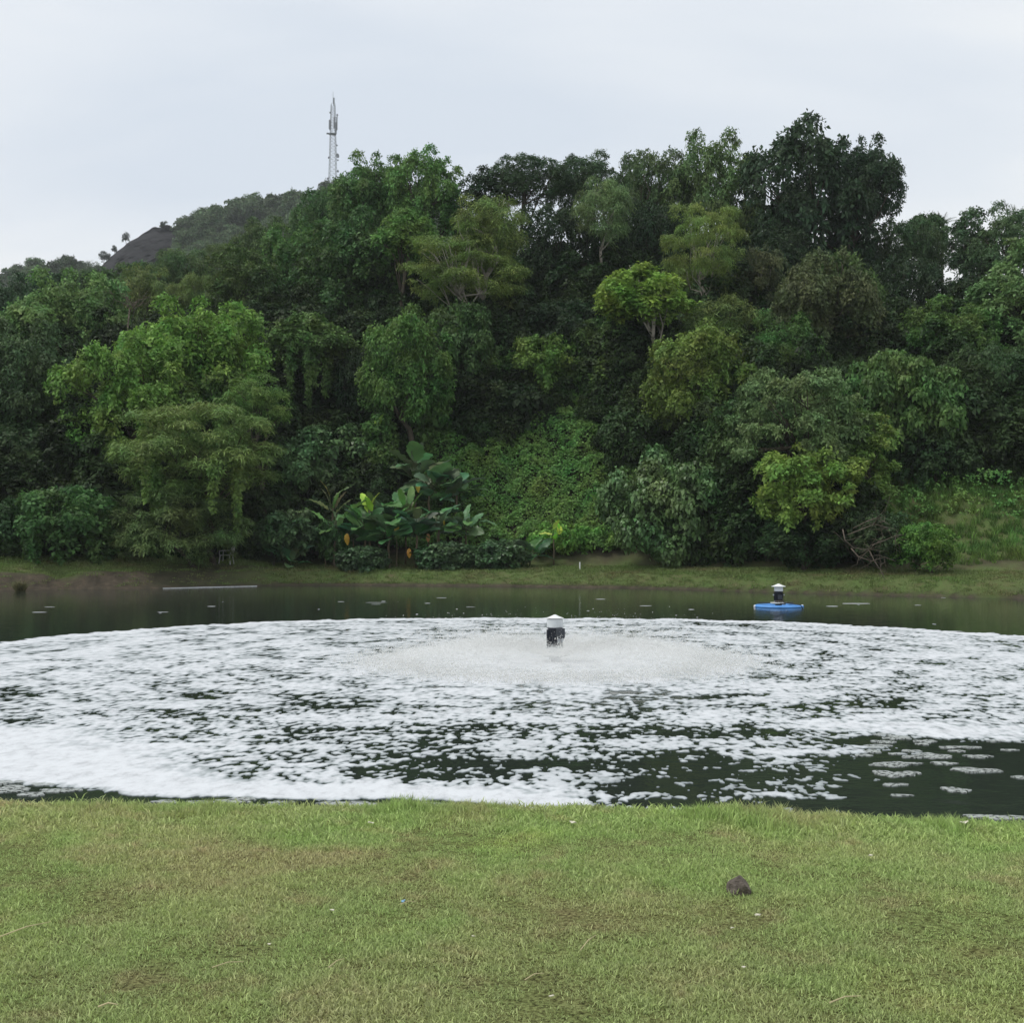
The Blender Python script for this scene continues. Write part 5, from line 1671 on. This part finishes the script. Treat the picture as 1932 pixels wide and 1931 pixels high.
def march(x0, x1, dx_, y0, y1, dy_):
    xs = np.arange(x0, x1 + dx_ / 2, dx_); ys = np.arange(y0, y1 + dy_ / 2, dy_)
    X, Y_ = np.meshgrid(xs, ys)
    jit = 0.22
    Rj = rs(95)
    X = X + Rj.uniform(-jit, jit, X.shape) * dx_ * ((X > x0 + dx_) & (X < x1 - dx_))
    Yj = Y_ + Rj.uniform(-jit, jit, X.shape) * dy_ * ((Y_ > y0 + dy_ / 2) & (Y_ < y1 - dy_ / 2))
    Fv = foam_field(X, Yj)
    Zt = 0.004 + 0.007 * np.clip(Fv * 1.6, 0, 1) + 0.002 * noise2(X * 9, Yj * 9, 96)
    ncx = len(xs)
    Zt = Zt + 0.0
    Vg = np.stack([X.ravel(), Yj.ravel(), Zt.ravel(), Fv.ravel()], 1); f = Fv.ravel()
    k = (np.arange(len(ys) - 1)[:, None] * ncx + np.arange(ncx - 1)[None]).ravel()
    tr3 = np.concatenate([np.stack([k, k + 1, k + ncx + 1], 1), np.stack([k, k + ncx + 1, k + ncx], 1)])
    ins = f[tr3] > 0
    cnt = ins.sum(1)
    Vs = [Vg]; polys = [tr3[cnt == 3]]
    nb_ = len(Vg)
    for c_ in (1, 2):
        sel = tr3[cnt == c_]; im = ins[cnt == c_]
        if not len(sel):
            continue
        odd = (im if c_ == 1 else ~im).argmax(1)
        r_ = np.arange(len(sel))
        a = sel[r_, odd]; b = sel[r_, (odd + 1) % 3]; c2_ = sel[r_, (odd + 2) % 3]
        tb_ = f[a] / (f[a] - f[b]); tc_ = f[a] / (f[a] - f[c2_])
        pb = Vg[a] + (Vg[b] - Vg[a]) * tb_[:, None]; pc = Vg[a] + (Vg[c2_] - Vg[a]) * tc_[:, None]
        ib = nb_ + r_; ic = nb_ + len(sel) + r_
        lb = pb.copy(); lc_ = pc.copy(); lb[:, 2] = -0.004; lc_[:, 2] = -0.004
        jb = nb_ + 2 * len(sel) + r_; jc = nb_ + 3 * len(sel) + r_
        Vs += [pb, pc, lb, lc_]
        nb_ += 4 * len(sel)
        if c_ == 1:
            polys.append(np.stack([a, ib, ic], 1))
            polys.append(np.stack([ic, ib, jb, jc], 1))
        else:
            polys.append(np.stack([b, c2_, ic, ib], 1))
            polys.append(np.stack([ib, ic, jc, jb], 1))
    return np.concatenate(Vs), polys


def compact(V_, polys):
    used = np.zeros(len(V_), bool)
    for p_ in polys:
        used[p_.ravel()] = True
    mp_ = np.cumsum(used) - 1
    return V_[used], [mp_[p_] for p_ in polys]


allV = []; tri_l = []; quad_l = []; b0 = 0
for args in [(-5.4, 5.4, 0.013, 8.3, 10.6, 0.020), (-6.8, 6.8, 0.019, 10.6, 14.0, 0.030), (-9.8, 9.8, 0.036, 14.0, 20.0, 0.055), (-14.0, 14.0, 0.062, 20.0, 32.0, 0.105)]:
    V_, polys = compact(*march(*args))
    allV.append(V_)
    for p_ in polys:
        (tri_l if p_.shape[1] == 3 else quad_l).append(p_ + b0)
    b0 += len(V_)
AV = np.concatenate(allV)
fme = np_mesh('foam', AV[:, :3], [np.concatenate(tri_l), np.concatenate(quad_l)], M_foam_sheet)
fa_ = fme.attributes.new('thick', 'FLOAT', 'POINT')
fa_.data.foreach_set('value', np.clip(AV[:, 3] * 1.45, 0, 1).astype(np.float32))
foam = link('foam', fme)
tag(foam, 'broken sheet of white foam floating in a ring round the running aerator', 'foam', kind='stuff')

# single thin foam patches
def patch(px, py, wpx, hpx, label, group, seed, mat=M_thinfoam):
    R = rs(seed)
    c_ = on_water(px, py); c_.z = 0
    d_ = c_.y
    rx_ = wpx / 2 / F * d_; ry_ = hpx / 2 * d_ * d_ / 4463.0
    m = 40
    V_ = []; F_ = []
    ph = R.uniform(0, 6.28, 3)
    for (s_, z_) in ((1.0, -0.003), (0.985, 0.007), (0.6, 0.009)):
        for i in range(m):
            a = 2 * math.pi * i / m
            k = 1 + 0.16 * math.sin(2 * a + ph[0]) + 0.15 * math.sin(3 * a + ph[1]) + 0.10 * math.sin(5 * a + ph[2]) + 0.06 * math.sin(9 * a + ph[0] * 2)
            V_.append((rx_ * k * s_ * math.cos(a), ry_ * k * s_ * math.sin(a), z_))
    for r_ in range(2):
        for i in range(m):
            F_.append((r_ * m + i, r_ * m + (i + 1) % m, (r_ + 1) * m + (i + 1) % m, (r_ + 1) * m + i))
    F_.append(tuple(range(2 * m, 3 * m)))
    mb = MB(); mb.add(V_, F_)
    o_ = mb.build('foam_patch', mat, loc=c_)
    tag(o_, label, 'foam patch', group)


RG = 'thin foam patches on the dark water at right'
RL = 'small thin foam patch drifting on the open dark water at right'
for i, (px, py, w_, h_) in enumerate([(1692, 1392, 50, 7), (1745, 1399, 40, 6), (1668, 1400, 40, 6), (1655, 1408, 46, 7), (1720, 1417, 32, 5), (1722, 1428, 38, 6), (1806, 1417, 28, 4), (1795, 1410, 50, 4),
                                      (1780, 1440, 50, 5), (1846, 1427, 56, 5), (1722, 1440, 34, 3), (1905, 1415, 30, 3), (1665, 1386, 30, 5), (1740, 1404, 26, 3), (1645, 1418, 40, 5), (1690, 1422, 30, 3), (1925, 1466, 30, 5), (1700, 1500, 50, 3), (1880, 1398, 40, 3), (1630, 1425, 30, 4)]):
    patch(px, py, w_, h_, RL, RG, 600 + i)
for i, (px, py, w_, h_, lb) in enumerate([(1684, 1460, 66, 11, 'largest oval foam patch on the dark water at right'), (1716, 1458, 40, 6, 'narrow foam patch touching the largest oval one'), (1762, 1426, 60, 10, 'rounded foam patch above the largest one at right'),
                                          (1842, 1453, 92, 9, 'long lens shaped foam patch at right'), (1804, 1490, 48, 10, 'isolated oval foam patch low on the dark water'), (1680, 1442, 78, 8, 'long foam patch under the foam edge at right'),
                                          (1688, 1480, 50, 5, 'thin streak of foam left of the isolated oval patch'), (1885, 1541, 120, 9, 'pale foam sheet touching the grass at the right edge'), (1830, 1410, 40, 4, 'small foam patch directly below the white foam edge')]):
    patch(px, py, w_, h_, lb, RG, 640 + i)
LG_ = 'thin foam patches along the near bank at left'
for i, (px, py, w_, h_, lb) in enumerate([(8, 1476, 60, 9, 'foam patch at the left picture edge, upper'), (20, 1489, 80, 12, 'foam patch at the left picture edge, lower'), (85, 1478, 60, 7, 'narrow foam patch by the foam edge at far left'),
                                          (112, 1491, 66, 8, 'foam patch second from the left edge by the grass'), (62, 1498, 42, 9, 'small foam patch close to the grass at far left'), (312, 1512, 50, 6, 'little foam patch against the grass left of centre'),
                                          (445, 1510, 74, 11, 'oval foam patch in the dark strip by the near grass'), (376, 1514, 50, 8, 'foam patch left of the oval one in the dark strip'), (520, 1523, 140, 10, 'wide grey foam sheet half hidden by the near grass'),
                                          (530, 1513, 50, 4, 'sliver of foam right of the oval patch'), (660, 1516, 110, 9, 'long grey foam sheet at the near bank left of centre'), (790, 1518, 90, 8, 'grey foam strip at the near bank by the centre')]):
    patch(px, py, w_, h_, lb, LG_, 670 + i)

# foam flecks far out
R = rs(700)
mb = MB()
for i in range(34):
    px = R.uniform(0, 1932); py = R.uniform(1128, 1170 if 500 < px < 1700 else 1200)
    if px < 1500 and py > 1165:
        continue
    c_ = on_water(px, py)
    w_ = R.uniform(0.03, 0.35) * (2.0 if R.uniform() < 0.15 else 0.6); h_ = R.uniform(0.05, 0.16)
    m = 8
    V_ = [(c_.x + w_ * math.cos(2 * math.pi * k / m) * R.uniform(0.8, 1.2), c_.y + h_ * math.sin(2 * math.pi * k / m), 0.006) for k in range(m)]
    if V_ and c_.y < float(shore(np.array([c_.x]))[0]) - 1:
        mb.add(V_, [tuple(range(m))])
ff_ = mb.build('foam_flecks', M_foam)
tag(ff_, 'scattered tiny foam flecks on the dark far water', 'foam flecks', kind='stuff')

# ------------------------------------------------------------------ lawn litter and rock
def on_lawn(px, py):
    d_ = 1.6 * F / (py - 1022.0)
    for _ in range(4):
        p_ = at(px, py, d_)
        d_ += (p_.z - h1(p_.x, d_)) / ((py - 1022.0) / F)
    p_ = at(px, py, d_)
    return p_


import bmesh
c0 = on_lawn(1396, 1692)
bm = bmesh.new()
bmesh.ops.create_icosphere(bm, subdivisions=3, radius=1.0)
pl = [(Vector((-0.3, -0.75, 0.35)).normalized(), 0.62), (Vector((0.75, -0.2, 0.55)).normalized(), 0.62), (Vector((-0.6, 0.1, 0.8)).normalized(), 0.70), (Vector((0.2, -0.98, -0.15)).normalized(), 0.66), (Vector((-0.95, -0.1, 0.1)).normalized(), 0.75), (Vector((0.1, 0.8, 0.5)).normalized(), 0.7), (Vector((0.95, 0.2, -0.1)).normalized(), 0.85)]
for v in bm.verts:
    for nrm, dd_ in pl:
        k = v.co.dot(nrm) - dd_
        if k > 0:
            v.co -= nrm * k * 0.92
    v.co += v.co * 0.05 * float(noise2(np.array([v.co.x * 3 + 5]), np.array([v.co.y * 3 + v.co.z * 2]), 98)[0])
    v.co.x *= 0.062; v.co.y *= 0.055; v.co.z *= 0.055
me = bpy.data.meshes.new('rock'); bm.to_mesh(me); bm.free(); me.materials.append(M_rock)
rk = link('rock', me, None, (c0.x, c0.y + 0.03, c0.z + 0.030))
tag(rk, 'fist sized dark angular rock lying on the lawn', 'rock')

straws = [((0, 1786), (96, 1760), 0.004, 'long straw stalk lying on the lawn at the left edge'), ((185, 1922), (222, 1921), 0.005, 'short thick straw at the bottom left'), ((400, 1846), (460, 1838), 0.003, 'pale straw near the bottom left of the lawn'),
          ((620, 1846), (650, 1832), 0.003, 'thin straw right of the dark pit on the lawn'), ((1095, 1812), (1125, 1786), 0.003, 'slanted straw at bottom centre'), ((990, 1870), (1026, 1860), 0.003, 'thin straw at the bottom centre edge'),
          ((1565, 1914), (1625, 1904), 0.004, 'straw lying near the bottom edge under the rock'), ((755, 1724), (786, 1722), 0.003, 'short straw in the middle of the lawn'), ((1520, 1925), (1600, 1916), 0.0035, 'long thin straw at the bottom edge')]
straws = straws[:-1]
for i, (a_, b_, r_, lb) in enumerate(straws):
    pa, pb = on_lawn(*a_), on_lawn(*b_)
    pa.z += 0.036; pb.z += 0.042
    mb = MB(); md_ = (pa + pb) / 2 + Vector((0, 0.004, 0.008))
    mb.tube([Vector((0, 0, 0)), md_ - pa, pb - pa], [r_ * 0.7, r_ * 0.6, r_ * 0.3], 5)
    o_ = mb.build('straw', M_straw, loc=pa); tag(o_, lb, 'straw')
scraps = [(1643, 1630, 9, 'white scrap on the lawn nearest the water at right'), (1470, 1533, 9, 'pale scrap by the water edge at right centre'), (1430, 1745, 12, 'pale curled leaf scrap below the rock'), (1382, 1770, 8, 'small white scrap left below the rock'),
          (1404, 1845, 10, 'white scrap low on the lawn under the rock'), (627, 1735, 10, 'greyish scrap on the lawn left of centre'), (893, 1786, 9, 'pale scrap on the lawn below the centre'), (1040, 1902, 10, 'white scrap at the bottom edge'),
          (1080, 1566, 14, 'yellowish dry leaf near the water at centre'), (700, 1567, 14, 'yellowish dry leaf near the water left of centre'), (1820, 1566, 18, 'pale leaf on the lawn at the right by the water'), (508, 1800, 8, 'tiny white scrap at lower left')]
for i, (px, py, w_, lb) in enumerate(scraps):
    p_ = on_lawn(px, py); R = rs(800 + i)
    s_ = w_ / F * p_.y / 2
    mb = MB(); m = 7
    V_ = [(s_ * math.cos(2 * math.pi * k / m) * R.uniform(0.7, 1.2), s_ * 0.7 * math.sin(2 * math.pi * k / m) * R.uniform(0.7, 1.2), R.uniform(0, s_ * 0.6)) for k in range(m)]
    V2 = [(a, b, c_ - 0.002) for a, b, c_ in V_]
    mb.add(V_ + V2, [tuple(range(m)), tuple(range(2 * m - 1, m - 1, -1))] + [(k, k + m, (k + 1) % m + m, (k + 1) % m) for k in range(m)])
    o_ = mb.build('scrap', M_scrap, loc=(p_.x, p_.y, p_.z + 0.036)); tag(o_, lb, 'scrap')
p_ = on_lawn(760, 1713)
mb = MB(); mb.box((0, 0, 0.003), (0.012, 0.01, 0.004), Matrix.Rotation(0.5, 3, 'X')); mb.box((0.006, 0.004, 0.006), (0.008, 0.012, 0.003), Matrix.Rotation(-0.4, 3, 'Y'))
o_ = mb.build('scrap', M_bluescrap, loc=(p_.x, p_.y, p_.z + 0.022)); tag(o_, 'tiny light blue scrap in the middle of the lawn', 'scrap')

# ------------------------------------------------------------------ haze
mb = MB(); mb.box((0, 420, 98), (1400, 1000, 203))
hz_ = mb.build('haze', plain('haze_tmp', (1, 1, 1)))
M_haze, n, o = new_mat('haze')
pv = N(n, 'ShaderNodeVolumePrincipled')
pv.inputs['Color'].default_value = (0.93, 0.96, 1.0, 1)
pv.inputs['Density'].default_value = 0.00022
pv.inputs['Anisotropy'].default_value = 0.0
L(n, pv.outputs[0], o.inputs['Volume'])
hz_.data.materials.clear(); hz_.data.materials.append(M_haze)
tag(hz_, 'thin pale haze in the air over pond and hills', 'haze', kind='stuff')
